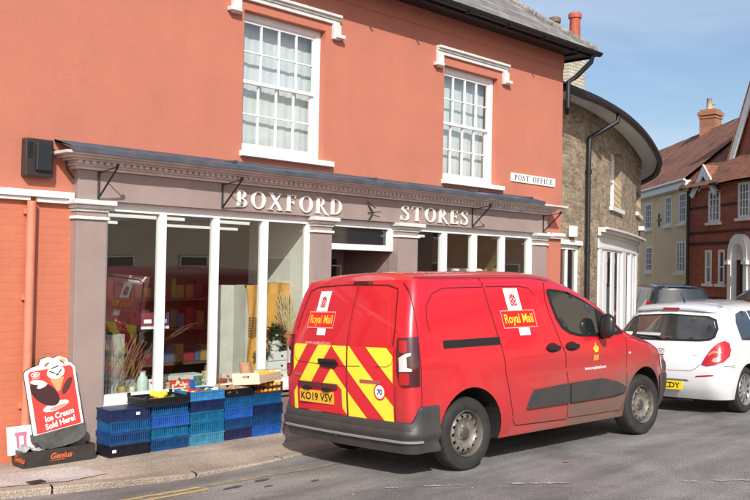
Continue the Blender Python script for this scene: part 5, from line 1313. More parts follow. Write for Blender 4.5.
g = MB(); g.reg([([(-.55, 1.05), (-.6, 1.1), (-.5, 1.38), (.5, 1.38), (.6, 1.1), (.55, 1.05)], [])], lambda u, v, d: H_.ws(u, v, .006+d, 1.0, 2.6), grid=.15, sub=.08); g.build('windscreen', glass_dk, hat, smooth=True)

# ------------------------------------------------------------------ cars further down the street
def far_car(name, lab, loc, rz_, col, tall, pnt):
    c = thing(name, lab, 'car', loc, (0, 0, rad(rz_)), local=True)
    s = tall
    F_ = Shape(xr=[(.2, -.75), (.5, -.80), (.85, -.78), (1.0, -.72), (1.45*s, -.52), (1.5*s, -.5)], hwz=[(.2, .83), (.5, .88), (.85, .89), (1.0, .84), (1.5*s, .66)],
               ze=[(-.5, 1.47*s), (1.2, 1.5*s), (1.7, 1.36*s), (2.3, 1.0), (2.8, .95), (3.3, .75)], zc=[(-.55, 1.49*s), (-.35, 1.55*s), (.8, 1.60*s), (1.4, 1.57*s), (1.8, 1.42*s), (2.4, 1.08), (3.0, 1.0), (3.4, .78)],
               taper=[(2.0, 0), (2.8, .08), (3.3, .22)], xf=[(.2, 3.4), (.5, 3.5), (.75, 3.42)], rc=.22, fc=.2, zt_r=1.47*s, zt_f=.72, sill=.22, arches=[(0, .32, .36), (2.7, .32, .36)], bow=.06)
    F_.body('body', pnt, c, grid=.12); F_.wells(c, mat('black_underbody', (.012, .011, .010), .9))
    for x in (0, 2.7):
        for sg in (-1, 1): wheel(c, x, sg*.86, .315, .19, alloy, 'alloy', rr=.2, sg=sg)
    P = rr_([(0, 1.0), (.66, 1.02), (.72, 1.08), (.64, 1.38*s), (.55, 1.42*s), (0, 1.44*s)])
    g = MB(); g.reg([(P, [])], lambda u, v, d: F_.rear(u, v, .006+d), grid=.1, sub=.08, thick=.006); rw_ = g.build('rear_window', mat('car_glass_sky', (.012, .018, .02), .05, spec=1, coat=1), c, smooth=True, autos=30)
    g = MB(); g.tube([F_.rear(0, 1.02, .02), F_.rear(.35, 1.05, .02)], .008, 5); g.build('wiper', black, rw_)
    for sg in (-1, 1):
        g = MB(); g.reg([([(sg*u, v) for u, v in ((.76, .85), (.86, .86), (.85, 1.0), (.80, 1.2), (.74, 1.2), (.77, 1.0))], [])], lambda u, v, d: F_.rear(u, v, .01+d), sub=.05, thick=.01); g.build('tail_lamp', lamp_r, c)
        SS = lambda u, v, d, sg=sg: F_.side(u, v, .005+d, sg)
        for Q in ([(-.38, 1.02), (.32, 1.0), (.32, 1.40*s), (-.2, 1.38*s)], [(.38, 1.0), (1.16, 1.0), (1.16, 1.42*s), (.38, 1.41*s)], [(1.22, 1.0), (2.1, 1.02), (1.7, 1.28*s), (1.3, 1.40*s), (1.22, 1.41*s)]):
            g = MB(); g.reg([(Q, [])], SS, grid=.1, sub=.08, thick=.005); g.build('side_window', glass_dk, c, smooth=True, autos=30)
        g = MB(); g.tube([(1.95, sg*.86, 1.02), (1.95, sg*1.0, 1.06), (1.95, sg*1.03, 1.12)], [.03, .07, .03], 8); g.build('door_mirror', black, c)
    g = MB(); g.reg([(rrect(-.3, .08, .3, .12, .01), [])], lambda u, v, d: F_.rear(u, v+.5, .01+d), thick=.01, sub=.1); g.build('plate_recess', black, c)
    g = MB(); q = F_.rear(0, .68)[0]-.015; g.quad((q, .26, .63), (q, -.26, .63), (q, -.26, .74), (q, .26, .74)); g.build('number_plate', oran, c, recalc=False)
    g = MB(); g.reg([([(-.6, 1.08), (-.5, 1.42*s), (.5, 1.42*s), (.6, 1.08)], [])], lambda u, v, d: F_.ws(u, v, .006+d, 1.0, 3.0), grid=.2, sub=.1); g.build('windscreen', glass_dk, c, smooth=True)
    return c
far_car('people_carrier_car', 'dark grey people carrier seen from behind, parked beyond the white hatchback before the cream house', (21.3, 2.4, -.2), 47, None, 1.04, mat('dark_grey_paint', (.02, .022, .024), .25, coat=1))
far_car('estate_car', 'dark blue car at the right edge, parked before the red brick house', (21.5, -.55, -.2), 45, None, 1.02, mat('dark_blue_paint', (.02, .045, .09), .25, coat=1))
# ------------------------------------------------------------------ crates and goods outside the window
def crate_mb(w, dp, h, lid=False, openw=False):
    g = MB(); t = .012
    g.box(0, w, 0, dp, .004, .014)
    for (x0, x1, y0, y1) in ((0, w, 0, t), (0, w, dp-t, dp), (0, t, t, dp-t), (w-t, w, t, dp-t)):
        if openw:
            g.box(x0, x1, y0, y1, .014, .03); g.box(x0, x1, y0, y1, h-.022, h)
        else: g.box(x0+.004*(x1-x0 > t), x1-.004*(x1-x0 > t), y0+.004*(y1-y0 <= t), y1-.004*(y1-y0 <= t), .012, h-.004)
    e = .006
    n = int(w/.024)
    for i in range(n+1):
        x = (w-.011)*i/n
        g.box(x, x+.011, -e, t if openw else .003, .012, h-.004)
        g.box(x, x+.011, dp-(t if openw else .003), dp+e, .012, h-.004)
    n = int(dp/.024)
    for i in range(n+1):
        y = (dp-.011)*i/n
        g.box(-e, t if openw else .003, y, y+.011, .012, h-.004); g.box(w-(t if openw else .003), w+e, y, y+.011, .012, h-.004)
    for z0, z1 in ((0, .014), (h-.014, h)):
        g.box(-.009, w+.009, -.009, .002, z0+.0005, z1); g.box(-.009, w+.009, dp-.002, dp+.009, z0+.0005, z1)
        g.box(-.009, .002, .0021, dp-.0021, z0+.0005, z1); g.box(w-.002, w+.009, .0021, dp-.0021, z0+.0005, z1)
    if lid: g.box(.002, w-.002, .002, dp-.002, h-.012, h-.003)
    return g
def pl(name, rgb): return mat(name, sr(*[c*.86 for c in rgb]), .45, nscale=9, namt=.2)
C_navy = pl('navy_plastic', (28, 48, 92)); C_blk = pl('blackish_plastic', (26, 28, 38)); C_mid = pl('mid_blue_plastic', (24, 92, 150)); C_dkb = pl('dark_blue_plastic', (26, 74, 128))
C_brt = pl('bright_blue_plastic', (38, 98, 190)); C_teal = pl('teal_plastic', (22, 112, 158)); C_lt = pl('pale_teal_plastic', (72, 152, 186)); C_pale = pl('sky_blue_plastic', (60, 140, 205)); C_pur = pl('purple_navy_plastic', (42, 46, 88))
stacks = [('leftmost', 4.345, .42, -.385, [('near black', C_blk), ('dark blue', C_dkb), ('mid blue', C_mid), ('lidded navy', C_navy)]),
          ('second', 4.805, .41, -.37, [('dark blue', C_dkb), ('teal', C_teal), ('bright blue', C_brt), ('mid blue', C_mid)]),
          ('third', 5.255, .40, -.365, [('pale teal', C_lt), ('teal', C_teal), ('darker teal', C_teal), ('navy', C_navy)]),
          ('fourth', 5.69, .345, -.36, [('purple navy', C_pur), ('dark blue', C_dkb), ('bright blue', C_brt), ('mid blue', C_mid)]),
          ('rightmost', 6.065, .375, -.37, [('bright blue', C_brt), ('dark blue', C_dkb), ('navy', C_navy), ('mid blue', C_mid)])]
posn = ['bottom of', 'second from the bottom of', 'third from the bottom of', 'fourth from the bottom of']
rc_ = random.Random(4); CH = .113
for nm, x, w, y, cols in stacks:
    for k, (cn, m_) in enumerate(cols):
        jx, jy = rc_.uniform(-.006, .006), rc_.uniform(-.006, .006)
        t = crate_mb(w, .30, CH-.002, lid='lidded' in cn, openw='lidded' not in cn and 'black' not in cn).build('plastic_crate', m_)
        t.location = (x+jx*1.6, y+jy*1.8, GZ+k*CH); t.rotation_euler = (0, 0, rc_.uniform(-.02, .02))
        tag(t, f'{cn} plastic crate, {posn[k]} the {nm} crate stack', 'crate', 'blue crates stacked under the shop window')
        if (nm, k) in (('leftmost', 3), ('leftmost', 0)):
            g = MB(); px = .27 if k == 3 else .02; g.box(px, px+.04, -.0105, -.0095, .045, .072); g.build('label', whs, t)
ZT = GZ+4*CH
# open trays on top of the stacks
tk = thing('produce_tray', 'shallow black plastic tray of yellow and green produce on the second crate stack', 'tray', (4.70, -.42, ZT), (0, 0, .02), local=True)
g = crate_mb(.50, .33, .075, openw=True)
for (a, b) in ((0, 0), (.49, 0), (0, .32), (.49, .32)): g.box(a-.008, a+.018, b-.008, b+.018, .076, .105)
g.build('tray', mat('black_tray_plastic', (.012, .012, .014), .4), tk)
def blob(c, r, sq=(1, 1, 1), n=8, seed=0):
    rr = random.Random(seed); g = MB(); rows = []
    for i in range(n+1):
        a = PI*i/n-PI/2; rows.append([(c[0]+sq[0]*r*cos(a)*cos(2*PI*j/12)*(1+rr.uniform(-.06, .06)), c[1]+sq[1]*r*cos(a)*sin(2*PI*j/12)*(1+rr.uniform(-.06, .06)), c[2]+sq[2]*r*sin(a)) for j in range(12)])
    g.grid(rows, closed=True); return g
def fruit(name, lab, cat, grp, m_, c, r, sq=(1, 1, 1), seed=0, rot=0):
    g = blob((0, 0, 0), r, sq, seed=seed); o = g.build(name, m_, smooth=True, merge=.0005); o.location = c; o.rotation_euler = (0, 0, rot); return tag(o, lab, cat, grp)
lem = mat('lemon_yellow', (.80, .60, .04), .45, bump=.2, bscale=150); grn = mat('leaf_green', (.05, .14, .03), .6, nscale=20, namt=.4); orn = mat('orange_peel', (.85, .36, .03), .45, bump=.2, bscale=200); pot = mat('potato_skin', (.42, .24, .12), .85, nscale=15, namt=.35); redf = mat('tomato_red', (.55, .03, .02), .3); ppl = mat('red_onion', (.28, .03, .10), .4)
rf_ = random.Random(9)
for i in range(7): fruit('lemon', 'yellow lemon heaped in the black tray', 'lemon', 'lemons in the black tray', lem, (4.92+rf_.uniform(-.05, .12), -.28+rf_.uniform(-.08, .1), ZT+.06+rf_.uniform(0, .045)), .034, (1.3, 1, 1), i, rf_.uniform(0, 3))
for i in range(8): fruit('courgette', 'dark green vegetable lying in the black tray', 'courgette', 'green vegetables in the black tray', grn if i % 2 else ppl, (4.76+.055*i, -.3+rf_.uniform(-.06, .12), ZT+.042), .026, (1.0, 2.0, 1), i, rf_.uniform(-1, 1))
tb = crate_mb(.41, .30, .095, openw=True).build('plastic_crate', C_pale); tb.location = (5.25, -.37, ZT); tag(tb, 'open pale blue crate of bright produce on top of the third crate stack', 'crate', 'blue crates stacked under the shop window')
cols_ = [lem, redf, ppl, grn, orn, whs]
for i in range(22): fruit('pepper', 'mixed red, yellow and green pepper in the pale blue crate', 'pepper', 'peppers in the pale blue crate', cols_[i % 6], (5.30+.065*(i % 6), -.33+.065*(i//6), ZT+.055+rf_.uniform(0, .03)), .032, (1, 1, .9), i)
g = MB(); g.box(0, .05, 0, .04, 0, .13); g.box(.012, .038, .03, .05, .05, .12); g_ = g.build('crate_handle', C_brt, tb, bevel=.004); g_.location = (.18, .27, .05)
td = crate_mb(.34, .30, .085, openw=True).build('plastic_crate', C_blk); td.location = (5.695, -.365, ZT); tag(td, 'open dark crate of brown potatoes on top of the fourth crate stack', 'crate', 'blue crates stacked under the shop window')
for i in range(26): fruit('potato', 'brown potato heaped in the dark open crate', 'potato', 'potatoes in the dark crate', pot, (5.735+.055*(i % 6)+rf_.uniform(-.01, .01), -.33+.058*((i//6) % 5)+rf_.uniform(-.01, .01), ZT+.04+rf_.uniform(0, .05)), .032, (1.3, 1, .85), i, rf_.uniform(0, 3))
ftray = mat('dark_tray', (.04, .03, .035), .5)
for k in range(2):
    t = thing('fruit_tray', ['lower', 'upper'][k]+' thin dark tray of oranges between the rightmost crate stack and the wooden box', 'tray', (6.07, -.385, ZT+k*.06), (0, 0, .02), group='fruit trays on the rightmost stack', local=True)
    g = MB(); g.box(0, .38, 0, .31, .001, .010); g.box(0, .38, 0, .008, .010, .022); g.box(0, .38, .302, .31, .010, .022)
    for a in (0, .36): 
        for b in (0, .29): g.box(a, a+.02, b, b+.02, .010, .058)
    g.build('tray', ftray, t)
    for i in range(12): fruit('orange', 'orange in the dark trays under the wooden box', 'orange', 'oranges in the dark trays', (orn, orn, redf, grn)[(i+k) % 4] if i % 3 == 1 else orn, (6.105+.062*(i % 6), -.35+.12*(i//6), ZT+k*.06+.034), .026, seed=i)
wd = mat('pale_plywood', (.62, .47, .30), .7, nscale=5, namt=.15, streak=(1, 1, 12))
wb = thing('wooden_box', 'pale wooden fruit box with an oval hand hole, holding oranges and brown paper', 'box', (6.18, -.27, ZT+.12), (rad(-6), 0, rad(22)), local=True)
g = MB(); w2, d2, h2 = .235, .165, .12
g.box(-w2, w2, -d2, -d2+.008, 0, h2-.03); g.box(-w2, w2, d2-.008, d2, 0, h2-.03); g.box(-w2, w2, -d2+.0081, d2-.0081, 0, .008); g.build('slats', wd, wb)
for sx in (-1, 1):
    g = MB(); x_ = sx*w2
    g.reg([(rect(-d2-.004, -.004, d2+.004, h2), [rrect(-.045, h2-.055, .045, h2-.03, .012)])], lambda u, v, d: (x_+sx*d+sx*.008, u, v), thick=.0115); g.build('end_panel', mat('whitewood', (.72, .62, .48), .7, nscale=6, namt=.08), wb)
g = MB(); rows = []
for i in range(9): rows.append([(-.17+.30*i/8, .10+.02*sin(i)+.015*j*.2, .04+.19*j/6+.012*sin(i*1.4+j)) for j in range(7)])
g.grid(rows); g.build('brown_paper', mat('kraft_paper', (.50, .29, .17), .85, nscale=12, namt=.15), wb, smooth=True)
for i in range(10):
    p = Vector((-.17+.085*(i % 5), -.10+.085*(i//5), .075)); p = Matrix.Rotation(rad(22), 3, 'Z') @ p
    fruit('orange', 'bright orange in the pale wooden box', 'orange', 'oranges in the wooden box', orn, (6.18+p.x, -.27+p.y, ZT+.12+p.z+.005*(i//5)), .040, seed=i+40)

# black printed box at the left with packaging
bx = thing('cardboard_tray', 'low black cardboard tray with orange script lettering, under the ice cream sign', 'tray', (3.53, -.32, GZ), (0, 0, 0), local=True)
bkc = mat('black_card', (.022, .02, .022), .45, nscale=8, namt=.5, col2=(.05, .04, .035))
g = MB(); w, dp, h = .70, .205, .145
g.box(0, w, 0, .006, .001, h); g.box(0, w, dp-.006, dp, .001, h); g.box(0, .006, .0061, dp-.0061, .001, h); g.box(w-.006, w, .0061, dp-.0061, .001, h); g.box(.006, w-.006, .006, dp-.006, .002, .008); tr_ = g.build('tray', bkc, bx)
opr = mat('orange_print', (.62, .13, .03), .5)
g = MB(); put_text(g, 'Genius', lambda u, v, d: (u, -.0012-d, v), .25, .055, .075, bold=.002, shear=.3); g.box(.25, .40, -.0015, -.001, .040, .044); g.build('script_lettering', opr, tr_)
g = MB(); put_text(g, 'Genius', lambda u, v, d: (-.0012-d, dp-u, v), .03, .05, .075, bold=.002, shear=.3); g.build('script_lettering', opr, tr_)
clr = mat('crumpled_film', (.50, .52, .50), .25, nscale=14, namt=.5, col2=(.16, .17, .16))
g = MB(); rr2 = random.Random(3); g.grid([[(3.55+.30*i/12, -.30+.15*j/8, GZ+.13+rr2.uniform(-.02, .04)+.03*sin(i*.9)) for j in range(9)] for i in range(13)])
tag(g.build('plastic_packaging', clr, smooth=False), 'crumpled clear plastic packaging lying in the black tray', 'packaging')
cd = thing('card_box', 'white card box with a large pink letter shape, standing in the black tray', 'box', (3.50, -.17, GZ+.10), (rad(-10), 0, rad(4)), local=True)
g = MB(); g.box(-.02, .23, 0, .05, .0, .255); c1 = g.build('box', whs, cd, bevel=.003)
g = MB(); fn = lambda u, v, d: (u, -.0015-d, v)
g.reg([(rrect(.03, .165, .15, .20, .015), []), (rrect(.045, .06, .072, .175, .01), []), (rrect(.115, .06, .142, .175, .01), [])], fn); g.reg([(rect(.03, .0, .225, .045), [])], fn); g.build('pink_print', mat('pink_print', (.70, .16, .26), .5), c1, recalc=False)

# ice cream sign
isg = thing('ice_cream_sign', 'tilted red pavement sign with ice cream pictures reading Ice Cream Sold Here!', 'sign', (3.925, -.235, GZ+.15), (0, 0, 0), local=True); isg.scale = (1.03, 1, 1.04)
isg.rotation_euler = (Matrix.Rotation(rad(-5), 3, 'X') @ Matrix.Rotation(rad(-8.5), 3, 'Y')).to_euler()
F_ = lambda u, v, d: (u, -.03-d, v)
yb = mat('sign_base_grey', (.085, .085, .078), .6, nscale=9, namt=.3)
g = MB(); base = [(-.235, .15), (.235, .15), (.235, .09), (.20, .035), (.13, .008), (0, 0), (-.13, .008), (-.20, .035), (-.235, .09)]
g.reg([(base, [])], lambda u, v, d: (u, -.07-d, v), thick=.14); g.build('rocker_base', yb, isg, bevel=.012)
brd = [(-.232, .13), (.232, .13), (.232, .665), (.20, .71), (.17, .722), (.165, .75), (.10, .79), (.05, .775), (.0, .80), (-.06, .79), (-.085, .745), (-.17, .73), (-.215, .715), (-.232, .69)]
g = MB(); g.reg([(brd, [])], F_, thick=.035); bo = g.build('board', whs, isg, bevel=.003)
g = MB(); g.reg([([(a*1.012, .13+(b-.13)*1.008) for a, b in brd], [])], lambda u, v, d: (u, .0062-d, v), thick=.01); g.build('board_edge', black, isg)
g = MB(); g.reg([([(-.210, .155), (.210, .155), (.210, .66), (.19, .69), (-.19, .705), (-.210, .68)], [])], lambda u, v, d: F_(u, v, .001+d)); face = g.build('red_face', mat('sign_red', (.68, .055, .045), .5, nscale=4, namt=.08), bo, recalc=False)
def flat(P, m_, nm, d): g = MB(); g.reg(P, lambda u, v, dd: F_(u, v, d+dd)); return g.build(nm, m_, bo, recalc=False)
choc = mat('chocolate_brown', (.055, .022, .025), .4); crm2 = mat('ice_cream_white', (.80, .74, .62), .6); cone = mat('wafer_tan', (.58, .32, .14), .7)
def rot_e(cx, cy, rx, ry, a, n=26): return [(cx+rx*cos(t)*cos(a)-ry*sin(t)*sin(a), cy+rx*cos(t)*sin(a)+ry*sin(t)*cos(a)) for t in [2*PI*i/n for i in range(n)]]
flat([(rot_e(-.0, .36, .125, .038, .12), [])], crm2, 'plate_picture', .002)
flat([(rot_e(.02, .345, .085, .018, .1), [])], mat('plate_shade', (.5, .3, .28), .6), 'plate_picture', .0028)
flat([([(-.02, .60), (.115, .60), (.06, .49), (.035, .48)], [])], cone, 'cone_picture', .0032)
flat([(rot_e(.045, .655, .085, .06, 0), []), (rot_e(-.02, .735, .06, .035, .2), []), (rot_e(.12, .735, .055, .038, -.2), []), (rot_e(.06, .70, .05, .03, .2), [])], crm2, 'ice_cream_picture', .0038)
for e_ in ((.12, .745, .03, .018, -.2), (-.03, .745, .028, .012, .2)): flat([(rot_e(*e_), [])], mat('caramel', (.62, .38, .16), .5), 'sauce_picture', .0042)
flat([(rot_e(.055, .632, .012, .009, 0), []), (rot_e(.085, .655, .030, .006, .8), []), (rot_e(.01, .66, .035, .006, -.6), []), (rot_e(.045, .70, .04, .006, .2), []), (rot_e(-.03, .735, .03, .005, .5), []), (rot_e(.12, .73, .03, .005, -.9), [])], mat('blueberry', (.04, .045, .09), .4), 'sauce_picture', .0046)
flat([(rot_e(.13, .515, .085, .030, .9), [])], mat('cocoa', (.09, .03, .02), .6), 'biscuit_picture', .0042)
flat([(rot_e(-.085, .49, .155, .085, -.75), [])], choc, 'ice_lolly_picture', .005)
flat([(rot_e(-.135, .60, .07, .022, -.25), []), (rot_e(-.10, .565, .05, .020, .2), [])], crm2, 'ice_lolly_picture', .006)
flat([(rot_e(-.145, .672, .042, .022, 0), [rot_e(-.145, .672, .033, .015, 0)]), (rot_e(-.145, .672, .022, .008, 0), [])], whs, 'logo_picture', .003)
g = MB(); TX = lambda u, v, d: F_(u, v, .003+d)
put_text(g, 'Ice Cream', TX, .02, .252, .072, align='CENTER', bold=.0025, rot=.08, xs=.92); g.build('lettering', whs, bo, recalc=False); g = MB(); put_text(g, 'Sold Here!', TX, .02, .184, .072, align='CENTER', bold=.0025, rot=.08, xs=.92); g.build('lettering', whs, bo, recalc=False); g = MB(); put_text(g, "WALL'S", TX, -.145, .632, .022, align='CENTER')
g.build('lettering', whs, bo, recalc=False)

# ------------------------------------------------------------------ shop window display
ZS = .301
def leaf_cloud(g, c, r, n, size, seed, up=.4):
    rr = random.Random(seed)
    for i in range(n):
        a = rr.uniform(0, 2*PI); b = rr.uniform(-.3, 1.3); q = r*rr.uniform(.3, 1)
        p = Vector((c[0]+q*cos(a)*cos(b), c[1]+q*sin(a)*cos(b)*.8, c[2]+q*sin(b)*1.1)); d = Vector((cos(a), sin(a), up+rr.uniform(-.3, .5))).normalized(); s_ = d.cross(Vector((0, 0, 1))).normalized()*size*.42
        g.add([p-d*size*.5, p+s_, p+d*size*.7, p-s_], [(0, 1, 2, 3)])
t = thing('planter', 'tall pale ribbed planter with green and pink leaves at the left of the window', 'planter', (4.62, .34, ZS), local=True)
g = MB(); g.box(-.10, .22, -.08, .10, 0, .62)
for i in range(9): g.box(-.10+.036*i, -.085+.036*i, -.088, -.0805, .01, .61)
g.build('pot', mat('pale_grey_ribbed', (.36, .37, .36), .8, nscale=7, namt=.2), t)
for m_, sd, r_ in ((mat('lime_leaf', (.16, .26, .05), .6), 1, .14), (mat('pink_leaf', (.42, .10, .14), .6), 2, .10)):
    g = MB(); leaf_cloud(g, (.0 if sd == 1 else .16, 0, .66), r_, 90, .06, sd); g.build('foliage', m_, t, recalc=False)
g = MB(); rr3 = random.Random(5)
for i in range(34):
    x = rr3.uniform(-.10, .25); x2 = x+rr3.uniform(-.10, .35); g.tube([(x, -.02, .0), ((x+x2)/2+rr3.uniform(-.05, .05), -.06, .3), (x2, -.04, rr3.uniform(.45, .62))], .0022, 4, caps=False)
for i in range(4): g.tube([(.30, -.05, .08), (.45, -.05, .33+.03*i), (.62+.1*i, -.04, .50+.06*i), (.95+.06*i, .0, .62+.03*i)], .0022, 4, caps=False)
tw = thing('twig_bundle', 'loose bundle of thin brown twigs leaning before the pale planter', 'twigs', (4.62, .28, ZS), local=True); g.build('twig', mat('twig_brown', (.22, .14, .08), .8), tw)
def vase(name, lab, cat, x, y, prof_, m_, n=20):
    g = MB(); g.lathe(prof_, (0, 0, 0), n=n); o = g.build(name, m_, smooth=True, autos=50); o.location = (x, y, ZS); return tag(o, lab, cat)
vase('vase', 'pale green bottle shaped vase on the window shelf', 'vase', 5.06, .26, [(.001, .001), (.055, .001), (.06, .02), (.06, .13), (.045, .165), (.032, .18), (.032, .215), (.04, .22), (.03, .221), (.001, .20)], mat('pale_celadon', (.55, .66, .60), .3))
vase('candle_jar', 'small amber candle jar, leftmost on the window shelf', 'candle', 4.80, .22, [(.001, .001), (.038, .001), (.04, .07), (.036, .08), (.001, .078)], mat('amber_glass', (.40, .28, .07), .2))
vase('candle_jar', 'small dark candle jar between the amber jar and the vase', 'candle', 4.92, .23, [(.001, .001), (.03, .001), (.032, .06), (.028, .07), (.001, .068)], mat('white_wax', (.6, .56, .45), .4))
def boxthing(name, lab, cat, x, y, w, d, h, m_, m2=None, rz=0, tilt=0, deco=None):
    o = thing(name, lab, cat, (x, y, ZS), (rad(tilt), 0, rad(rz)), local=True)
    g = MB(); g.box(-w/2, w/2, -d/2, d/2, .001, h); bd = g.build('box', m_, o, bevel=.003)
    if m2:
        g = MB(); rr = random.Random(len(lab))
        P = [(rot_e(rr.uniform(-w*.35, w*.35), rr.uniform(h*.2, h*.8), w*.09, h*.12, rr.uniform(0, 3), 10), []) for _ in range(deco or 6)]
        g.reg(P, lambda u, v, dd: (u, -d/2-.0012-dd, v)); g.build('picture', m2, bd, recalc=False)
    return o
boxthing('flower_box', 'white picture box printed with pink flowers beside the vase', 'box', 5.20, .25, .13, .04, .13, whs, mat('flower_pink', (.72, .08, .25), .5), deco=7, tilt=-8)
boxthing('gift_box', 'small grey patterned gift box behind the candle jars', 'box', 4.98, .42, .14, .08, .12, mat('grey_card', (.42, .40, .38), .7), mat('grey_card_dark', (.15, .12, .12), .7))
boxthing('cracker_box', 'flat red and white box standing on the window shelf', 'box', 5.50, .24, .27, .05, .10, mat('box_red', (.62, .05, .02), .5), mat('box_cream', (.8, .7, .5), .5), deco=9, tilt=-10)
boxthing('white_tray', 'low white tray with greenery behind the red box', 'tray', 5.62, .45, .55, .2, .13, white_w, grn, deco=8)
boxthing('wicker_box', 'square honey coloured wicker tile leaning on the window shelf', 'box', 5.93, .26, .20, .03, .17, mat('honey_wicker', (.60, .42, .17), .8, nscale=30, namt=.4), mat('wicker_gap', (.25, .16, .06), .8), deco=14, tilt=-8)
boxthing('wicker_hearts', 'pale box carrying brown wicker hearts, right of the wicker tile', 'box', 6.22, .28, .26, .05, .12, mat('blush_card', (.70, .55, .48), .7), mat('wicker_brown', (.30, .13, .06), .8), deco=7, tilt=-8)
cdn = thing('notice_cards', 'pair of dark printed notice cards hanging in the left window pane', 'notice', (5.08, .06, .98), local=True)
for k, (a, c_) in enumerate(((-.17, (.22, .04, .07)), (.01, (.05, .05, .13)))):
    g = MB(); g.box(a, a+.15, 0, .003, 0, .17); q = g.build('card', mat('card_print_%d' % k if False else ('maroon_card' if k == 0 else 'navy_card'), c_, .5), cdn)
    g = MB(); g.box(a-.002, a+.152, -.001, -.0002, 0, .028); g.box(a+.03, a+.12, -.001, -.0002, .06, .10); g.build('card_print', whs, q)
for k, (bx_, c_, lab) in enumerate(((5.30, (.55, .45, .28), 'small tan card box beside the flower box'), (5.72, (.10, .25, .18), 'small green box right of the red and white box'), (5.79, (.62, .58, .5), 'small cream box next to the green box'), (6.05, (.45, .12, .10), 'small dark red box right of the wicker tile'), (6.42, (.6, .42, .2), 'small honey coloured basket before the folding screen'))):
    boxthing('small_box', lab, 'box', bx_, .20, .085, .06, (.09, .13, .10, .08, .11)[k], mat('small_box_%s' % ('tan', 'green', 'cream', 'maroon', 'honey')[k], c_, .7, nscale=25, namt=.4), mat('ink', (.12, .08, .06), .7), deco=4, rz=(-8, 5, -4, 10, 6)[k])
# screen cabinet with cloth, plants, drawers
scr = thing('folding_screen', 'pale grey painted folding wooden screen standing in the right window bay', 'screen', (6.35, .42, ZS), (0, 0, rad(0)), local=True)
for k, (a, b, y1, y2) in enumerate(((-.19, -.02, .10, -.02), (-.015, .18, -.02, .02), (.185, .42, .02, -.03))):
    g = MB(); g.add([(a, y1, 0), (b, y2, 0), (b, y2, 1.13), (a, y1, 1.13), (a, y1+.03, 0), (b, y2+.03, 0), (b, y2+.03, 1.13), (a, y1+.03, 1.13)], [(0, 1, 2, 3), (4, 5, 6, 7), (0, 4, 7, 3), (1, 5, 6, 2), (3, 2, 6, 7), (0, 1, 5, 4)])
    g.build('panel', mat('chalky_grey', (.52, .51, .45), .75, nscale=5, namt=.1), scr)
g = MB(); rows = []
for j in range(14):
    t_ = j/13; z = 1.47+ZS-.30-(.0+1.03*t_**1.0)*(.75); 
    rows.append([])
ocl = mat('ochre_cloth', (.62, .32, .07), .9, nscale=6, namt=.15)
drp = thing('draped_cloth', 'ochre yellow cloth draped over a stand in the right window bay', 'cloth', (6.85, .42, ZS), local=True)
rows = []
for i in range(25):
    u = i/24; x = -.36+.80*u
    drop = .85-1.5*max(0, u-.2)*(.6)+.25*sin(u*7) if u < .55 else .42+.10*sin(u*14)
    rows.append([(x+.03*sin(v_*3+u*9), -.04-.03*sin(u*26+v_*2)-.06*sin(PI*u), 1.16-.06*abs(u-.5)-drop*v_) for v_ in [k/9 for k in range(10)]])
g = MB(); g.grid(rows); g.build('cloth', ocl, drp, smooth=True)
g = MB(); g.grid([[(-.36+.80*i/24, -.06+.34*k/3, 1.165-.06*abs(i/24-.5)-.01*k) for k in range(4)] for i in range(25)]); g.build('cloth_top', ocl, drp, smooth=True)
g = MB(); g.box(-.33, .38, .02, .2, .45, 1.13); g.build('stand', mat('chalky_grey', (.52, .51, .45), .75), drp)
g = MB(); 
for i in range(9):
    for j in range(8): g.box(-.34+.022*i, -.328+.022*i, -.075, -.07, .52+.03*j, .54+.03*j)
tag(g.build('wicker_lattice', mat('dark_wicker', (.10, .06, .03), .8)), 'dark woven lattice panel', 'lattice'); bpy.context.scene.objects['wicker_lattice'].parent = drp
del bpy.context.scene.objects['wicker_lattice']['category']; del bpy.context.scene.objects['wicker_lattice']['label']
gr = thing('dried_grass', 'tall sheaf of pale dried grass in a terracotta pot', 'dried grass', (7.02, .22, ZS+.36), local=True)
g = MB(); rr4 = random.Random(8)
for i in range(110):
    a = rr4.uniform(-.09, .07); b = rr4.uniform(-.05, .05); h_ = rr4.uniform(.32, .70); dx = rr4.uniform(-.12, .03)
    g.tube([(a*.3, b*.4, .12), (a*.8+dx*.4, b, h_*.6), (a+dx, b*1.6, h_)], [.002, .002, .005], 4, caps=False)
g.build('stalks', mat('straw', (.62, .50, .27), .9), gr)
g = MB(); g.lathe([(.001, 0), (.06, 0), (.085, .19), (.092, .19), (.092, .225), (.08, .225), (.075, .19), (.001, .18)], n=20); g.build('pot', mat('terracotta', (.50, .19, .08), .8, nscale=8, namt=.15), gr, smooth=True, autos=40)
pt = thing('pot_plant', 'bushy green pot plant with trailing variegated leaves beside the dried grass', 'plant', (6.80, .22, ZS+.36), local=True)
g = MB(); leaf_cloud(g, (0, 0, .16), .15, 150, .055, 11); leaf_cloud(g, (-.16, .0, -.06), .14, 110, .05, 12, up=-.5); leaf_cloud(g, (.10, 0, .02), .12, 80, .05, 17, up=-.4); g.build('foliage', mat('ivy_green', (.06, .15, .04), .6, nscale=20, namt=.5), pt, recalc=False)
g = MB(); leaf_cloud(g, (.02, -.04, .08), .12, 60, .05, 13, up=-.3); g.build('pale_leaves', mat('pale_leaf', (.42, .52, .42), .6), pt, recalc=False)
g = MB(); leaf_cloud(g, (.08, -.02, .26), .07, 26, .03, 14); g.build('red_flowers', mat('flower_red', (.5, .06, .03), .6), pt, recalc=False)
g = MB(); g.lathe([(.001, -.0), (.06, 0), (.08, .12), (.07, .12), (.001, .1)], n=16); g.build('pot', mat('white_pot', (.7, .7, .68), .5), pt, smooth=True, autos=40)
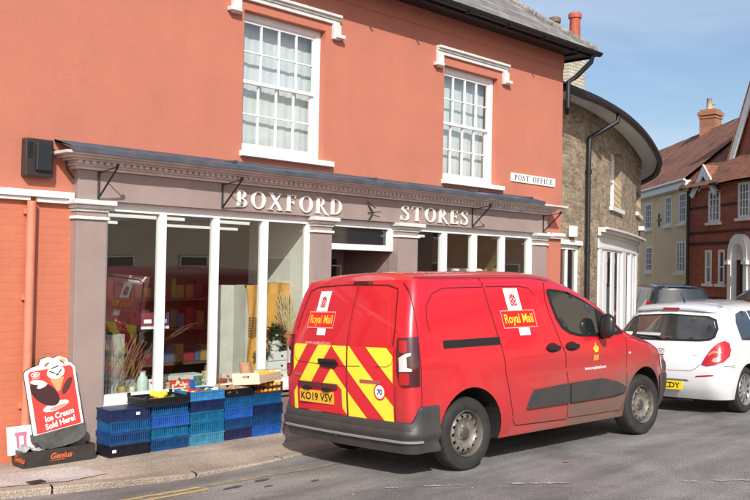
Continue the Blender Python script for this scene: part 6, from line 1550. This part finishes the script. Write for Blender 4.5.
dw = thing('drawer_chest', 'small white chest of drawers carrying the pot plants in the window', 'chest', (6.90, .30, ZS), local=True)
g = MB(); g.box(-.25, .18, -.13, .15, 0, .355); bd = g.build('carcass', white_w, dw, bevel=.004)
for k in range(3):
    g = MB(); g.box(-.235, .165, -.142, -.1305, .012+.115*k, .115+.115*k); q = g.build('drawer', white, dw, bevel=.003)
    g = MB(); g.tube([(-.035, -.142, .065+.115*k), (-.035, -.16, .065+.115*k)], .010, 8); g.build('knob', black_iron, q)
# second window display
bn = thing('display_board', 'tan wooden board leaning in the right shop window', 'board', (11.2, .5, ZS), (0, 0, 0), local=True)
g = MB(); g.add([(-.1, 0, .2), (.42, 0, .2), (.42, 0, 1.75), (.30, 0, 1.70), (-.1, 0, 1.25), (-.1, .03, .2), (.42, .03, .2), (.42, .03, 1.75), (.30, .03, 1.70), (-.1, .03, 1.25)], [(0, 1, 2, 3, 4), (5, 6, 7, 8, 9), (0, 5, 9, 4), (4, 9, 8, 3), (3, 8, 7, 2), (2, 7, 6, 1)]); g.build('panel', mat('tan_wood', (.46, .30, .13), .6, nscale=4, namt=.2, streak=(1, 1, 8)), bn)
pw = thing('paper_rolls', 'pile of white paper bundles high in the right shop window', 'paper', (10.7, .5, ZS), local=True)
g = MB(); g.box(-.3, .5, 0, .35, 0, 1.2); g.build('stand', mat('grey_card', (.42, .40, .38), .7), pw)
for k in range(3):
    g = MB(); g.tube([(-.25, .05+.1*k, 1.30), (.42, .05+.1*k, 1.31)], .09, 14); g.build('roll', whs, pw, smooth=True, autos=50)
wr_ = thing('wreath', 'round dark grey wreath hanging behind the right shop window', 'wreath', (10.0, .5, 1.42), local=True)
g = MB(); g.tube([(.17*cos(2*PI*i/24), 0, .17*sin(2*PI*i/24)) for i in range(25)], .05, 8, caps=False); g.build('ring', mat('wreath_grey', (.10, .12, .14), .8, nscale=20, namt=.5), wr_)
# shelves of goods at the back of the shop
cols = [(.30, .03, .04), (.34, .24, .07), (.08, .12, .22), (.42, .38, .32), (.20, .03, .06), (.09, .14, .07), (.36, .14, .05)]
gm = [mat(n_, c, .6) for n_, c in zip(('packet_red', 'packet_gold', 'packet_blue', 'packet_white', 'packet_maroon', 'packet_green', 'packet_orange'), cols)]
rs = random.Random(21)
for ui, (x0_, y_, lab) in enumerate(((4.6, 1.8, 'dark wooden shelf unit of packets behind the left shop window'), (9.2, 2.1, 'dark wooden shelf unit of packets behind the right shop window'))):
    sh = thing('shelf_unit', lab, 'shelves', (x0_, y_, GZ+.01), local=True)
    wdk = mat('brown_shelf_wood', (.16, .085, .045), .6, nscale=4, namt=.2)
    g = MB(); g.box(0, .03, 0, .35, 0, 1.6); g.box(2.37, 2.4, 0, .35, 0, 1.6); g.box(1.2, 1.23, 0, .35, 0, 1.6); g.box(.03, 2.37, .33, .35, 0, 1.6); g.build('frame', wdk, sh)
    for z in (.08, .55, 1.0, 1.38):
        g = MB(); g.box(.031, 1.199, 0, .329, z, z+.03); g.box(1.231, 2.369, 0, .329, z, z+.03); g.build('shelf', wdk, sh)
        x = .06
        while x < 2.3:
            w_ = rs.uniform(.07, .13); h_ = rs.uniform(.12, .26)
            if not (1.17-w_ < x < 1.25):
                g = MB(); g.box(0, w_-.012, 0, .16, 0, h_); o = g.build('packet', rs.choice(gm), bevel=.006); o.location = (x0_+x, y_+.03+rs.uniform(0, .06), GZ+.01+z+.031)
                tag(o, 'coloured grocery packet on the shelf unit behind the %s shop window' % ('left', 'right')[ui], 'packet', 'packets on the %s shelf unit' % ('left', 'right')[ui])
            x += w_
bpy.context.view_layer.update()
